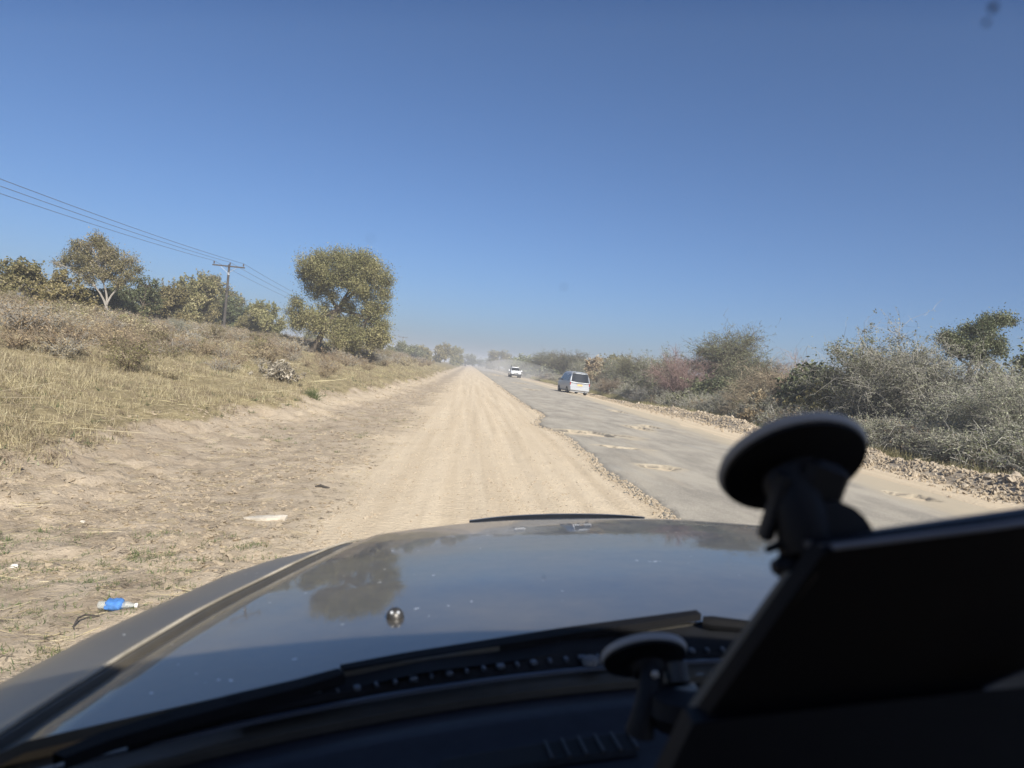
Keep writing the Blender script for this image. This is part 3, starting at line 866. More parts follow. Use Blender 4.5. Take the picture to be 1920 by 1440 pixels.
def blade_tuft(seed, n, L, w, spread_, lean, mat, green=0.0):
    r = np.random.default_rng(seed)
    a = r.random(n) * 6.28; rad = spread_ * np.sqrt(r.random(n))
    P0 = np.stack([np.cos(a) * rad, np.sin(a) * rad, np.full(n, -0.02)], -1)
    b_ = r.random(n) * 6.28; ln = lean * r.random(n)
    LL = L * (0.4 + 0.6 * r.random(n))
    P1 = P0 + np.stack([np.cos(b_) * ln * LL, np.sin(b_) * ln * LL, LL * np.sqrt(np.clip(1 - np.minimum(ln, 0.97) ** 2, 0.02, 1))], -1)
    V, q = ribbons(P0, P1, np.full(n, w), np.full(n, w * 0.25), r, 0.12)
    return np_mesh('blades', V, quads=q, mat=mat, attrs={'tone': np.repeat(r.random(n), 6)})


b = foot(585, 22.0)
t = thing('grass_tuft', tuple(b), 'round dark green grass tuft beside the dead spiky plant', 'plant', me=blade_tuft(65, 300, 0.42, 0.012, 0.16, 0.95, GREEN_BLADE))

# right side: the thicket behind the berm, from the frame edge inwards to the far distance
R_ = [('thorn_a', 1905, 17.5, 705, 'grey thorn bush at the right frame edge below the open tree', 1.0), ('thorn_b', 1850, 20, 720, 'wide grey thorn bush in front of the open dark tree', 1.2),
      ('thorn_c', 1900, 16.5, 800, 'low blue-grey thorn bush at the right frame edge behind the berm', 1.3), ('thorn_a', 1700, 24, 640, 'largest grey-green thorn bush, drooping, right of the upper suction cup', 1.0),
      ('thorn_d', 1628, 27, 640, 'thorn bush with spiky upright top left of the largest grey one', 0.95), ('thorn_c', 1650, 20.5, 790, 'low fine-twigged bush between the suction cup and the largest thorn bush', 1.2),
      ('thorn_c', 1755, 19, 800, 'low grey bush under the largest thorn bush by the berm', 1.25), ('thorn_b', 1800, 23, 690, 'arching grey bush filling the gap below the open tree', 1.1),
      ('dark_a', 1900, 27, 672, 'dark leafy tree top showing at the right frame edge', 1.0), ('dark_b', 1560, 30, 697, 'dark green leafy bush above the upper suction cup', 1.0),
      ('yellow_b', 1535, 28, 728, 'pale leafy low bush in front of the dark leafy one above the suction cup', 0.9), ('bare_red', 1500, 36, 676, 'reddish leafless bush left of the dark leafy bush', 1.0),
      ('bare_a', 1465, 34, 690, 'greyish leafless bush with fine upright twigs right of the acacia', 1.2), ('thorn_b', 1445, 30, 742, 'olive-grey thorn bush at the berm near the suction cup rim', 1.1),
      ('dry_a', 1425, 30, 740, 'tan dry-leafed bush just right of the acacia foot', 0.85), ('acacia', 1357, 52, 625, 'tall feathery acacia with a domed top, highest in the thicket', 0.92),
      ('acacia_b', 1415, 48, 682, 'lower acacia spreading from the right flank of the tall acacia', 0.9), ('dark_b', 1330, 44, 712, 'dark shadowy bush at the foot of the tall acacia', 1.1),
      ('bare_red', 1268, 48, 662, 'pinkish leafless bush leaning against the tall acacia', 0.95), ('thorn_d', 1240, 54, 668, 'olive acacia bush behind the pinkish leafless one', 1.0),
      ('thorn_b', 1365, 36, 738, 'mixed brown-green bush in front of the tall acacia', 1.3), ('bare_a', 1400, 33, 735, 'brown twiggy bush in the thicket front, right of centre', 1.2),
      ('thorn_c', 1320, 37, 760, 'low green-grey bush at the thicket front below the acacia', 1.2), ('bare_b', 1290, 42, 750, 'dusty brown shrub beside the pale grass clumps', 1.2),
      ('acacia_b', 1200, 66, 676, 'wide dark acacia bush between the van and the pinkish bush', 1.0), ('thorn_d', 1165, 76, 674, 'dark rounded bush just right of the dry tan one', 1.1),
      ('dry_a', 1120, 82, 676, 'tan dry-leafed tree behind the silver van', 0.95), ('bare_b', 1215, 52, 730, 'low bare brown shrub right of the van', 1.3), ('bare_a', 1145, 64, 712, 'grey bare shrub close right of the van', 1.2),
      ('acacia_b', 1066, 118, 664, 'feathery acacia above the gap between truck and van', 1.0), ('thorn_d', 1095, 98, 680, 'hazy olive bush directly behind the van roof', 1.1),
      ('acacia', 1018, 150, 663, 'hazy flat-topped tree right of the white truck', 1.1), ('far_b', 1042, 140, 675, 'rounded hazy bush right of the flat-topped tree', 1.0),
      ('far_b', 985, 180, 671, 'hazy grey-green bush behind the white truck', 1.2), ('far_a', 935, 330, 661, 'round hazy tree standing up far right of the track end', 1.0),
      ('far_b', 960, 260, 674, 'hazy low tree between the truck and the round far tree', 1.3), ('far_b', 912, 520, 674, 'tiny hazy bush near the vanishing point on the right', 1.6)]
for k, px, Y, top, lab, w in R_: put(k, px, Y, top - (5 if k.startswith(('thorn', 'bare', 'dark')) and px > 1400 else 3), lab, None, w * (1.22 if k.startswith('acacia') else 1.05))
# far left row along the power line
L_ = [('far_b', 752, 150, 641, 'small dark tree just right of the large tree at the far brush', 1.0), ('far_b', 775, 185, 648, 'dark green bush under the distant poles', 1.2), ('far_c', 800, 200, 650, 'yellowish distant bush left of the pale domed tree', 1.2),
      ('far_c', 822, 215, 644, 'pale domed distant tree beside the track', 0.95), ('far_a', 849, 260, 650, 'rounded distant green tree close to the track end', 0.9), ('far_b', 872, 430, 664, 'tiny green tree at the end of the track', 1.4),
      ('far_b', 733, 130, 650, 'olive bush peeking out right of the large tree crown', 1.0), ('far_a', 700, 120, 630, 'tree hidden mostly behind the large broad crown', 1.0)]
for k, px, Y, top, lab, w in L_: put(k, px, Y, top, lab, None, w)

rr = random.Random(77)
# the rest of the thicket: look-alikes that nothing in the picture tells apart
for i in range(34):
    y = 16 + 80 * rr.random() ** 1.3; x = 15.5 + 1.5 * rr.random() + (y * 0.18 + 3) * rr.random()
    k = rr.choice(['thorn_a', 'thorn_b', 'thorn_d', 'thorn_b', 'bare_a', 'thorn_d', 'dark_b'])
    put_xyz(k, x, y, (1.6 + 0.9 * rr.random()) / PH[k] * (1 + y * 0.004), {'t': 'one of the indistinct grey-green thorn bushes deep in the right-hand thicket', 'b': 'one of the indistinct leafless bushes deep in the right-hand thicket', 'd': 'one of the indistinct dark leafy bushes deep in the right-hand thicket'}[k[0]], {'t': 'thorn bushes deep in the thicket', 'b': 'leafless bushes deep in the thicket', 'd': 'dark bushes deep in the thicket'}[k[0]], 1.2)
for i in range(46):
    y = 90 + 420 * rr.random() ** 1.4; x = 16 + 50 * rr.random() ** 1.5 + y * 0.02
    k = rr.choice(['far_b', 'far_b', 'far_a', 'far_c'])
    d_ = 'nearer' if y < 200 else 'farther'; w_ = {'a': 'tall olive', 'b': 'low dull green', 'c': 'yellowish'}[k[-1]]
    put_xyz(k, x, y, 0.6 + 0.4 * rr.random(), 'one of the %s trees in the %s treeline right of the road' % (w_, d_), '%s %s trees right of the road' % (d_, w_), 1.2)
for i in range(26):
    y = 90 + 480 * rr.random() ** 1.3; x = -22 - 40 * rr.random() ** 1.5 - y * 0.01
    k = rr.choice(['far_b', 'far_c', 'far_a', 'far_b'])
    d_ = 'nearer' if y < 220 else 'farther'; w_ = {'a': 'tall olive', 'b': 'low dull green', 'c': 'yellowish'}[k[-1]]
    put_xyz(k, x, y, 0.5 + 0.35 * rr.random(), 'one of the %s trees in the %s line beyond the power poles' % (w_, d_), '%s %s trees beyond the poles' % (d_, w_), 1.2)
for i in range(16):
    y = 55 + 45 * rr.random(); x = -27 - 26 * rr.random()
    k = rr.choice(['olive_b', 'dark_a', 'thorn_d', 'yellow_a'])
    put_xyz(k, x, y, 0.7 + 0.3 * rr.random(), {'o': 'one of the olive bushes far back in the left-hand brush', 'd': 'one of the dark bushes far back in the left-hand brush', 't': 'one of the thorn bushes far back in the left-hand brush', 'y': 'one of the yellowing shrubs far back in the left-hand brush'}[k[0]], {'o': 'olive', 'd': 'dark', 't': 'thorny', 'y': 'yellowing'}[k[0]] + ' bushes behind the left brush', 1.2)


# ------------------------------------------------------------------ scattered cover: grass, brush, clods, straw (nobody could count it)
def scatter(name, label, P, rot, scl, var, protos):
    me = bpy.data.meshes.new(name); n = len(P)
    me.vertices.add(n); me.vertices.foreach_set('co', np.asarray(P, np.float32).ravel())
    a = me.attributes.new('turn', 'FLOAT_VECTOR', 'POINT'); a.data.foreach_set('vector', np.asarray(rot, np.float32).ravel())
    a = me.attributes.new('size', 'FLOAT_VECTOR', 'POINT'); a.data.foreach_set('vector', np.asarray(scl, np.float32).ravel())
    a = me.attributes.new('pick', 'INT', 'POINT'); a.data.foreach_set('value', np.asarray(var, np.int32))
    o = link(name, me, kind='stuff', label=label)
    ng = bpy.data.node_groups.new(name, 'GeometryNodeTree')
    ng.interface.new_socket('Geometry', in_out='INPUT', socket_type='NodeSocketGeometry'); ng.interface.new_socket('Geometry', in_out='OUTPUT', socket_type='NodeSocketGeometry')
    gi, go = ng.nodes.new('NodeGroupInput'), ng.nodes.new('NodeGroupOutput')
    inst = ng.nodes.new('GeometryNodeInstanceOnPoints'); join = ng.nodes.new('GeometryNodeJoinGeometry')
    for pm in reversed(protos):
        po = bpy.data.objects.new(name + '_piece', pm)
        oi = ng.nodes.new('GeometryNodeObjectInfo'); oi.inputs['Object'].default_value = po; oi.inputs['As Instance'].default_value = False
        g2 = ng.nodes.new('GeometryNodeGeometryToInstance'); ng.links.new(oi.outputs['Geometry'], g2.inputs[0]); ng.links.new(g2.outputs[0], join.inputs[0])
    def attr(nm, typ):
        nd = ng.nodes.new('GeometryNodeInputNamedAttribute'); nd.data_type = typ; nd.inputs['Name'].default_value = nm; return nd.outputs['Attribute']
    ng.links.new(gi.outputs[0], inst.inputs['Points']); ng.links.new(join.outputs[0], inst.inputs['Instance'])
    inst.inputs['Pick Instance'].default_value = True; ng.links.new(attr('pick', 'INT'), inst.inputs['Instance Index'])
    ng.links.new(attr('turn', 'FLOAT_VECTOR'), inst.inputs['Rotation']); ng.links.new(attr('size', 'FLOAT_VECTOR'), inst.inputs['Scale'])
    ng.links.new(inst.outputs[0], go.inputs[0])
    o.modifiers.new('scatter', 'NODES').node_group = ng
    return o


rs = np.random.default_rng(101)


def in_view(P, pad=80):
    c = (P - EYE) @ RW
    z = -c[:, 2]; ok = z > 0.5
    u = CX + FPX * c[:, 0] / np.maximum(z, 0.1); v = CY - FPX * c[:, 1] / np.maximum(z, 0.1)
    return ok & (u > -pad) & (u < 1920 + pad) & (v < 1440 + pad)


def sample_y(n, y0, y1, p):
    """depths with density ~ y^-p"""
    u = rs.random(n); a = 1 - p if abs(1 - p) > 0.01 else 0.01
    return (y0 ** a + u * (y1 ** a - y0 ** a)) ** (1 / a)


# short dry grass of the bank
n = 150000
y = sample_y(n, 6, 130, 0.9); x = bank_x(y) - 0.15 - rs.random(n) ** 1.15 * (5 + y * 0.75)
dens = fbm(x * 0.5, y * 0.4, 91, 3)
keep = (rs.random(n) < np.clip((dens - 0.33) * 4.5, 0.10, 1)) & (rs.random(n) < 0.08 + 0.92 * sm(bank_x(y) - x, 0.0, 1.6))
x, y = x[keep], y[keep]
P = np.stack([x, y, ZG(x, y)], -1); P = P[in_view(P)]
n = len(P)
yy_ = P[:, 1]
s = (0.75 + 0.6 * rs.random(n)) * (1 + yy_ * 0.010)
G = [blade_tuft(71, 26, 0.095, 0.0055, 0.12, 1.7, STRAW), blade_tuft(72, 26, 0.07, 0.0055, 0.11, 1.5, STRAW_GREEN), blade_tuft(73, 14, 0.15, 0.0045, 0.10, 1.5, STRAW), blade_tuft(74, 24, 0.06, 0.006, 0.12, 1.6, STRAW_GREEN), blade_tuft(70, 18, 0.10, 0.006, 0.12, 1.8, TWIG_BROWN), blade_tuft(69, 20, 0.07, 0.014, 0.10, 1.3, LEAF_DARK), blade_tuft(68, 30, 0.20, 0.005, 0.06, 1.0, STRAW)]
patch = fbm(P[:, 0] * 0.25, P[:, 1] * 0.2, 95, 3)
var = np.where(patch + 0.25 * (rs.random(n) - 0.5) > 0.53, rs.choice([1, 3, 0, 3, 1, 6, 5], n, p=[0.2, 0.2, 0.15, 0.15, 0.14, 0.08, 0.08]), rs.choice([0, 0, 2, 4, 4, 5, 6], n, p=[0.2, 0.2, 0.2, 0.12, 0.12, 0.08, 0.08]))
scatter('dry_grass', 'short straw-coloured dry grass covering the left bank', P, np.stack([np.zeros(n), np.zeros(n), rs.random(n) * 6.28], -1), np.stack([s, s, s * (0.8 + 0.4 * rs.random(n))], -1), var, G)

# brush: knee-high dry brown twigs between the grass and the trees
n = 5200
y = sample_y(n, 15, 130, 0.6); x = bank_x(y) - 1.8 - rs.random(n) ** 1.0 * (5 + y * 0.56)
d = fbm(x * 0.22, y * 0.16, 96, 3)
edge = sm(bank_x(y) - x, 2.2, 8.0) * sm(y, 14, 28)
keep = rs.random(n) < np.clip((d - 0.36) * 3.2, 0.05, 1) * (0.12 + 0.88 * edge)
keep &= ~((y > 38) & (y < 51.5) & (np.abs(x - foot(585, 50.0)[0] * y / 50.0) < 1.3))
x, y = x[keep], y[keep]; P = np.stack([x, y, ZG(x, y) - 0.02], -1); P = P[in_view(P)]; n = len(P)
BR = [thorn_bush(91 + i, 0.55, 0.62, 12, 1000, (500, 700, 1100, 900)[i], 0.04, 0.2, 0.3, 0, 0.005).meshes('brush', (TWIG_BROWN, TWIG_GREY, TWIG_BROWN, TWIG_BROWN)[i], (LEAF_DRY, LEAF_DRY, LEAF_OLIVE, STRAW)[i]) for i in range(4)]


def joined(pair, name):
    a, b = pair
    def arr(me):
        v = np.zeros(len(me.vertices) * 3, np.float32); me.vertices.foreach_get('co', v)
        q = np.zeros(len(me.loops), np.int32); me.loops.foreach_get('vertex_index', q)
        t_ = np.zeros(len(me.vertices), np.float32); me.attributes['tone'].data.foreach_get('value', t_)
        return v.reshape(-1, 3), q.reshape(-1, 4), t_
    va, qa, ta = arr(a); vb, qb, tb = arr(b)
    me = np_mesh(name, np.concatenate([va, vb]), quads=np.concatenate([qa, qb + len(va)]), mat=a.materials[0], attrs={'tone': np.concatenate([ta, tb])})
    me.materials.append(b.materials[0])
    me.polygons.foreach_set('material_index', np.concatenate([np.zeros(len(qa)), np.ones(len(qb))]).astype(np.int32))
    return me


s = (0.55 + 0.8 * rs.random(n)) * (1 + P[:, 1] * 0.004)
scatter('undergrowth', 'knee-high dry brown undergrowth between the grass and the trees on the left', P, np.stack([np.zeros(n), np.zeros(n), rs.random(n) * 6.28], -1), np.stack([s * 1.1, s * 1.1, s], -1), rs.choice([0, 0, 0, 1, 1, 1, 2, 3], n), [joined(p, 'brush') for p in BR])

# grass and weeds behind the right-hand berm
n = 16000
y = sample_y(n, 12, 140, 0.9); x = berm_x(y) + 0.5 + rs.random(n) ** 1.3 * 3.2
keep = rs.random(n) < np.clip((fbm(x * 0.6, y * 0.4, 97, 3) - 0.28) * 4, 0.2, 1)
x, y = x[keep], y[keep]; P = np.stack([x, y, ZG(x, y)], -1); P = P[in_view(P)]; n = len(P)
G2 = [blade_tuft(75, 36, 0.34, 0.007, 0.12, 0.8, STRAW_GREEN), blade_tuft(76, 30, 0.26, 0.007, 0.12, 0.9, STRAW), blade_tuft(77, 30, 0.22, 0.007, 0.12, 0.9, GREEN_BLADE)]
s = (0.6 + 0.7 * rs.random(n)) * (1 + P[:, 1] * 0.006)
scatter('verge_grass', 'rough mixed grass along the foot of the thicket on the right', P, np.stack([np.zeros(n), np.zeros(n), rs.random(n) * 6.28], -1), np.stack([s, s, s], -1), rs.choice([0, 0, 1, 2], n), G2)

# low twiggy plants under the thicket
n = 2400
y = sample_y(n, 14, 130, 0.8); x = berm_x(y) + 1.6 + rs.random(n) * (3.5 + y * 0.05)
P = np.stack([x, y, ZG(x, y) - 0.02], -1); P = P[in_view(P)]; n = len(P)
s = (0.7 + 0.9 * rs.random(n)) * (1 + P[:, 1] * 0.004)
BR2 = [thorn_bush(95 + i, 0.6, 0.7, 12, 900, 900, 0.035, 0.35, 0.3, 0, 0.006).meshes('brush', (TWIG_GREY, TWIG_BROWN, TWIG_GREY)[i], (LEAF_GREY, LEAF_DRY, LEAF_ACACIA)[i]) for i in range(3)]
scatter('thicket_undergrowth', 'grey-green twiggy undergrowth at the foot of the right-hand thicket', P, np.stack([np.zeros(n), np.zeros(n), rs.random(n) * 6.28], -1), np.stack([s * 1.1, s * 1.1, s], -1), rs.integers(0, 3, n), [joined(p, 'brush') for p in BR2])


def clod(seed, rough_=0.35, flat=0.6):
    r = np.random.default_rng(seed)
    lat, lon = 5, 8
    V = [(0, 0, flat)]
    for i in range(1, lat):
        th = math.pi * i / lat
        for j in range(lon):
            ph = 2 * math.pi * j / lon; k = 1 + rough_ * (r.random() - 0.5) * 2
            V.append((math.sin(th) * math.cos(ph) * k, math.sin(th) * math.sin(ph) * k, math.cos(th) * flat * k))
    V.append((0, 0, -flat)); V = np.array(V)
    tris = [(0, 1 + j, 1 + (j + 1) % lon) for j in range(lon)] + [(len(V) - 1, 1 + (lat - 2) * lon + (j + 1) % lon, 1 + (lat - 2) * lon + j) for j in range(lon)]
    qs = [(1 + i * lon + j, 1 + (i + 1) * lon + j, 1 + (i + 1) * lon + (j + 1) % lon, 1 + i * lon + (j + 1) % lon) for i in range(lat - 2) for j in range(lon)]
    return V, qs, tris


M_CLOD = simple('soil_clod', (0.32, 0.258, 0.182), 0.95, vary=0.25, scale=9, bump=0.4, spec=0.1)
M_STONE = simple('calcrete_stone', (0.36, 0.30, 0.225), 0.92, vary=0.22, scale=7, bump=0.5, spec=0.15)
M_TARCRUMB = simple('tar_crumb', (0.13, 0.125, 0.11), 0.9, vary=0.3, scale=9, spec=0.2)
CL = []
for i in range(4):
    V, q, t_ = clod(201 + i, 0.42, 0.55); CL.append(np_mesh('clod', V, quads=q, tris=t_, mat=M_CLOD, smooth=False))

n = 42000
y = sample_y(n, 3, 60, 1.35); e0_, _ = track_edges(y); x = e0_ + 0.15 - rs.random(n) * (np.abs(bank_x(y) - e0_) + 0.8)
keep = rs.random(n) < np.clip((fbm(x * 0.9, y * 0.7, 98, 3) - 0.40) * 4.5, 0.05, 1) * (0.25 + 0.75 * sm(e0_ - x, 0, 1.2))
x, y = x[keep], y[keep]; P = np.stack([x, y, ZG(x, y) + 0.002], -1); P = P[in_view(P)]; n = len(P)
s = 0.003 + 0.026 * rs.random(n) ** 5.0
s *= (1 + P[:, 1] * 0.012)
scatter('soil_clods', 'loose lumps of dry brown soil strewn over the left verge', P, np.stack([rs.random(n) * 0.6, rs.random(n) * 0.6, rs.random(n) * 6.28], -1), np.stack([s * (1 + rs.random(n) * 0.6), s, s * 0.8], -1), rs.integers(0, 4, n), CL)

# straws and bits of twig on the verge
n = 5200
y = sample_y(n, 3, 50, 1.3); e0_, _ = track_edges(y); x = e0_ + 0.1 - rs.random(n) * (np.abs(bank_x(y) - e0_) + 1.2)
P = np.stack([x, y, ZG(x, y) + 0.008], -1); P = P[in_view(P)]; n = len(P)
def straw(seed, mat, L, w):
    r = np.random.default_rng(seed); k = 5
    P0 = r.normal(size=(k, 3)) * [0.05, 0.05, 0.004]; a = r.random(k) * 6.28; l = L * (0.3 + r.random(k))[:, None]
    V, q = ribbons(P0, P0 + np.stack([np.cos(a), np.sin(a), 0.08 * r.random(k)], -1) * l, np.full(k, w), np.full(k, w * 0.6), r, 0.1)
    return np_mesh('straw', V, quads=q, mat=mat, attrs={'tone': np.repeat(r.random(k), 6)})
ST = [straw(211, STRAW, 0.09, 0.003), straw(212, TWIG_BROWN, 0.08, 0.0035), straw(213, STRAW, 0.20, 0.003), straw(214, BARK_DARK, 0.06, 0.004)]
s = 0.5 + 0.8 * rs.random(n)
scatter('straw_litter', 'dry straws and twig bits littering the left verge', P, np.stack([np.zeros(n), np.zeros(n), rs.random(n) * 6.28], -1), np.stack([s, s, s], -1), rs.choice([0, 0, 1, 1, 2, 3], n), ST)

# sparse green sprouts on the verge
n = 900
y = sample_y(n, 3.5, 22, 1.3); e0_, _ = track_edges(y); x = e0_ - 0.2 - rs.random(n) * 2.6
keep = fbm(x * 0.9, y * 0.9, 99, 2) > 0.58
x, y = x[keep], y[keep]; P = np.stack([x, y, ZG(x, y)], -1); n = len(P)
s = 0.25 + 0.35 * rs.random(n)
scatter('green_sprouts', 'small green sprouts scattered on the bare verge', P, np.stack([np.zeros(n), np.zeros(n), rs.random(n) * 6.28], -1), np.stack([s * 1.4, s * 1.4, s * 0.7], -1), rs.integers(0, 2, n), [blade_tuft(78, 22, 0.13, 0.009, 0.10, 1.1, GREEN_BLADE), blade_tuft(79, 22, 0.16, 0.008, 0.12, 1.1, GREEN_BLADE)])

# small stones and crumbs lying on the sandy track
n = 16000
y = sample_y(n, 5, 60, 1.3); e0_, _ = track_edges(y); x = e0_ + rs.random(n) * (2.7 - e0_)
keep = rs.random(n) < 0.15 + 0.85 * sm(np.abs(fbm(x * 0.8, y * 0.3, 120, 3) - 0.5), 0.05, 0.2)
x, y = x[keep], y[keep]; P = np.stack([x, y, ZG(x, y)], -1); P = P[in_view(P)]; n = len(P)
s = (0.003 + 0.012 * rs.random(n) ** 4) * (1 + P[:, 1] * 0.02)
PB = [np_mesh('grain', *clod(261 + i, 0.4, 0.6)[:2], tris=clod(261 + i, 0.4, 0.6)[2], mat=(M_STONE, M_CLOD, M_STONE)[i]) for i in range(3)]
scatter('track_pebbles', 'tiny stones and sand crumbs strewn over the pale track', P, rs.random((n, 3)) * 6.28, np.stack([s, s, s], -1), rs.integers(0, 3, n), PB)

# crumbs along the broken road edge
n = 9000
y = sample_y(n, 7, 70, 1.2); x = edge_left(y) + 0.01 - np.abs(rs.normal(size=n)) * 0.10
P = np.stack([x, y, ZG(x, y) + 0.004], -1); P = P[in_view(P)]; n = len(P)
s = (0.004 + 0.016 * rs.random(n) ** 3) * (1 + P[:, 1] * 0.012)
CR = [np_mesh('crumb', *(lambda c: (c[0], c[1], c[2]))(clod(221 + i, 0.4, 0.7)), mat=(M_TARCRUMB, M_STONE, M_CLOD)[i]) for i in range(3)]
scatter('road_edge_gravel', 'crumbled tar and gravel along the broken road edge', P, rs.random((n, 3)) * 6.28, np.stack([s, s, s], -1), rs.choice([0, 1, 1, 2], n), CR)

# berm: larger stones as parts of a mound, small rubble as stuff
V, q, t_ = clod(231, 0.4, 0.75)
STN = [np_mesh('stone', *clod(231 + i, 0.42, 0.72)[:2], tris=clod(231 + i, 0.42, 0.72)[2], mat=M_STONE) for i in range(5)]
def mound():
    yy = np.array([y for y in ys if 10 < y < 60]); u = np.linspace(-0.9, 0.9, 22)
    X = berm_x(yy)[:, None] + u[None]; Y = np.repeat(yy[:, None], 22, 1)
    Zm = Z(X, Y) + 0.03 * (1 - (u[None] / 0.9) ** 4) * (0.4 + 1.2 * fbm(X * 4, Y * 3, 301, 3)) - 0.02
    ii = np.arange(X.size).reshape(X.shape)
    qq = np.stack([ii[:-1, :-1], ii[:-1, 1:], ii[1:, 1:], ii[1:, :-1]], -1).reshape(-1, 4)
    t2 = NT('rubble_soil'); pos = t2.geo_pos(); nn = t2.noise(9, 6, 0.65, vec=pos); n2 = t2.noise(2.5, 4, vec=pos)
    t2.set(color=t2.mix(t2.step(nn, 0.35, 0.68), t2.mix(t2.step(n2, 0.4, 0.6), (0.235, 0.185, 0.135), (0.32, 0.262, 0.19)), (0.42, 0.355, 0.265)), rough=0.95, spec=0.1); t2.bump(nn, 0.7, 0.05)
    return np_mesh('rubble_berm', np.stack([X, Y, Zm], -1).reshape(-1, 3), quads=qq, mat=t2.m, smooth=True)
berm = link('rubble_berm', mound(), kind='structure')
for i in range(230):
    y_ = float(sample_y(1, 13, 50, 0.9)[0]); x_ = float(berm_x(y_)) + rs.normal() * 0.38
    s_ = 0.03 + 0.07 * rs.random() ** 2.5
    o = link('stone', STN[i % 5], berm); o.location = (x_, y_, z1(x_, y_) + s_ * 0.35); o.rotation_euler = tuple(rs.random(3) * 6.28); o.scale = (s_ * (1 + 0.5 * rs.random()), s_, s_)
n = 9000
y = sample_y(n, 12, 80, 1.0); x = berm_x(y) - 0.1 + rs.normal(size=n) * 0.5
P = np.stack([x, y, ZG(x, y) + 0.02], -1); P = P[in_view(P)]; n = len(P)
s = (0.010 + 0.030 * rs.random(n) ** 2) * (1 + P[:, 1] * 0.006)
scatter('berm_rubble', 'small pale rubble strewn over the berm on the right', P, rs.random((n, 3)) * 6.28, np.stack([s * 1.3, s, s], -1), rs.integers(0, 5, n), CL + STN[:1])

# long fallen straws in the near grass
n = 300
y = sample_y(n, 7, 30, 0.8); x = bank_x(y) - 0.3 - rs.random(n) * (3 + y * 0.4)
P = np.stack([x, y, ZG(x, y) + 0.09], -1); P = P[in_view(P)]; n = len(P)
s = 1.5 + 3.0 * rs.random(n)
scatter('fallen_stalks', 'long pale fallen stalks lying across the grass bank', P, np.stack([rs.normal(size=n) * 0.1, rs.normal(size=n) * 0.1, rs.random(n) * 6.28], -1), np.stack([s, s, s * 0.6], -1), rs.choice([0, 2], n), ST)


# ------------------------------------------------------------------ power line
M_POLE = simple('weathered_pole', (0.055, 0.046, 0.038), 0.85, vary=0.3, scale=3)
M_INS = simple('insulator_porcelain', (0.06, 0.045, 0.04), 0.3)
M_BAND = simple('galvanised_band', (0.55, 0.56, 0.57), 0.45, metal=0.6)
M_WIRE = simple('wire_metal', (0.12, 0.13, 0.15), 0.6, metal=0.0)
top0 = at(430, 496, 70.0)
PX = float(top0[0]); PTOP = float(top0[2])
pole_tops = []
pole_labels = {70: 'nearest utility pole with crossarm standing in the left brush', 160: 'utility pole hidden behind the large broad-crowned tree', 250: 'distant utility pole just right of the large tree',
               340: 'farther utility pole right of the distant one', 430: 'farthest tiny utility pole', -20: 'utility pole beside the track behind the viewer'}
PROTO = None
for i, Yp in enumerate((-20, 70, 160, 250, 340, 430)):
    gx = PX + 0.0; zb = z1(gx, Yp); h = PTOP - z1(PX, 70.0)
    t = thing('utility_pole', (gx, Yp, zb), pole_labels[Yp], 'pole', 'utility poles along the track', 0.0)
    if PROTO is None:
        PROTO = []
        H_ = h
        PROTO.append(('pole', MB().tube([(0, 0, -0.3), (0, 0, H_ * 0.5), (0, 0, H_)], [0.15, 0.125, 0.10], 10).build('pole', M_POLE, t, True)))
        PROTO.append(('crossarm', MB().box((0, -0.14, H_ - 0.18), (3.05, 0.10, 0.13), None, 0.015).build('crossarm', M_POLE, t)))
        PROTO.append(('brace', MB().tube([(-0.75, -0.15, H_ - 0.26), (0, -0.16, H_ - 0.85)], 0.02, 6).build('brace', M_BAND, t)))
        PROTO.append(('brace', MB().tube([(0.75, -0.15, H_ - 0.26), (0, -0.16, H_ - 0.85)], 0.02, 6).build('brace', M_BAND, t)))
        PROTO.append(('band', MB().lathe([(0.118, H_ - 0.98), (0.124, H_ - 0.97), (0.124, H_ - 0.86), (0.118, H_ - 0.85)], 12).build('band', M_BAND, t)))
        for dx in (-1.38, 0.12, 1.38):
            zz = H_ - 0.12
            PROTO.append(('insulator', MB().lathe([(0.02, zz), (0.02, zz + 0.08), (0.075, zz + 0.09), (0.05, zz + 0.14), (0.08, zz + 0.15), (0.05, zz + 0.21), (0.075, zz + 0.22), (0.045, zz + 0.29), (0.02, zz + 0.31)], 12, Matrix.Translation((dx, -0.14, 0))).build('insulator', M_INS, t)))
    else:
        for nm, src in PROTO:
            c = src.copy(); c.parent = t; COL.objects.link(c)
    pole_tops.append((gx, Yp, zb + H_))
for dx, which in ((-1.38, 'outer wire, farthest from the road'), (0.12, 'middle wire'), (1.38, 'wire nearest the road')):
    m = MB(); pts, rad = [], []
    for a, b_ in zip(pole_tops[:-1], pole_tops[1:]):
        for k in range(24):
            u = k / 24; sag = 1.1 * 4 * u * (1 - u)
            pts.append((a[0] + dx, a[1] + (b_[1] - a[1]) * u - 0.14, a[2] + (b_[2] - a[2]) * u + 0.20 - sag))
    p = pole_tops[-1]; pts.append((p[0] + dx, p[1] - 0.14, p[2] + 0.20))
    rad = [0.016] * len(pts)
    o = m.tube(pts, rad, 5).build('power_wire', M_WIRE, None, label='overhead power line, ' + which, category='power line', group='power line wires')


# ------------------------------------------------------------------ litter on the verge
def verge_point(px, py):
    v = ray(px, py); lo, hi = 1.0, 200.0
    for _ in range(50):
        m = 0.5 * (lo + hi); p = EYE + v * m
        if p[2] > z1(p[0], p[1]): lo = m
        else: hi = m
    return EYE + v * lo


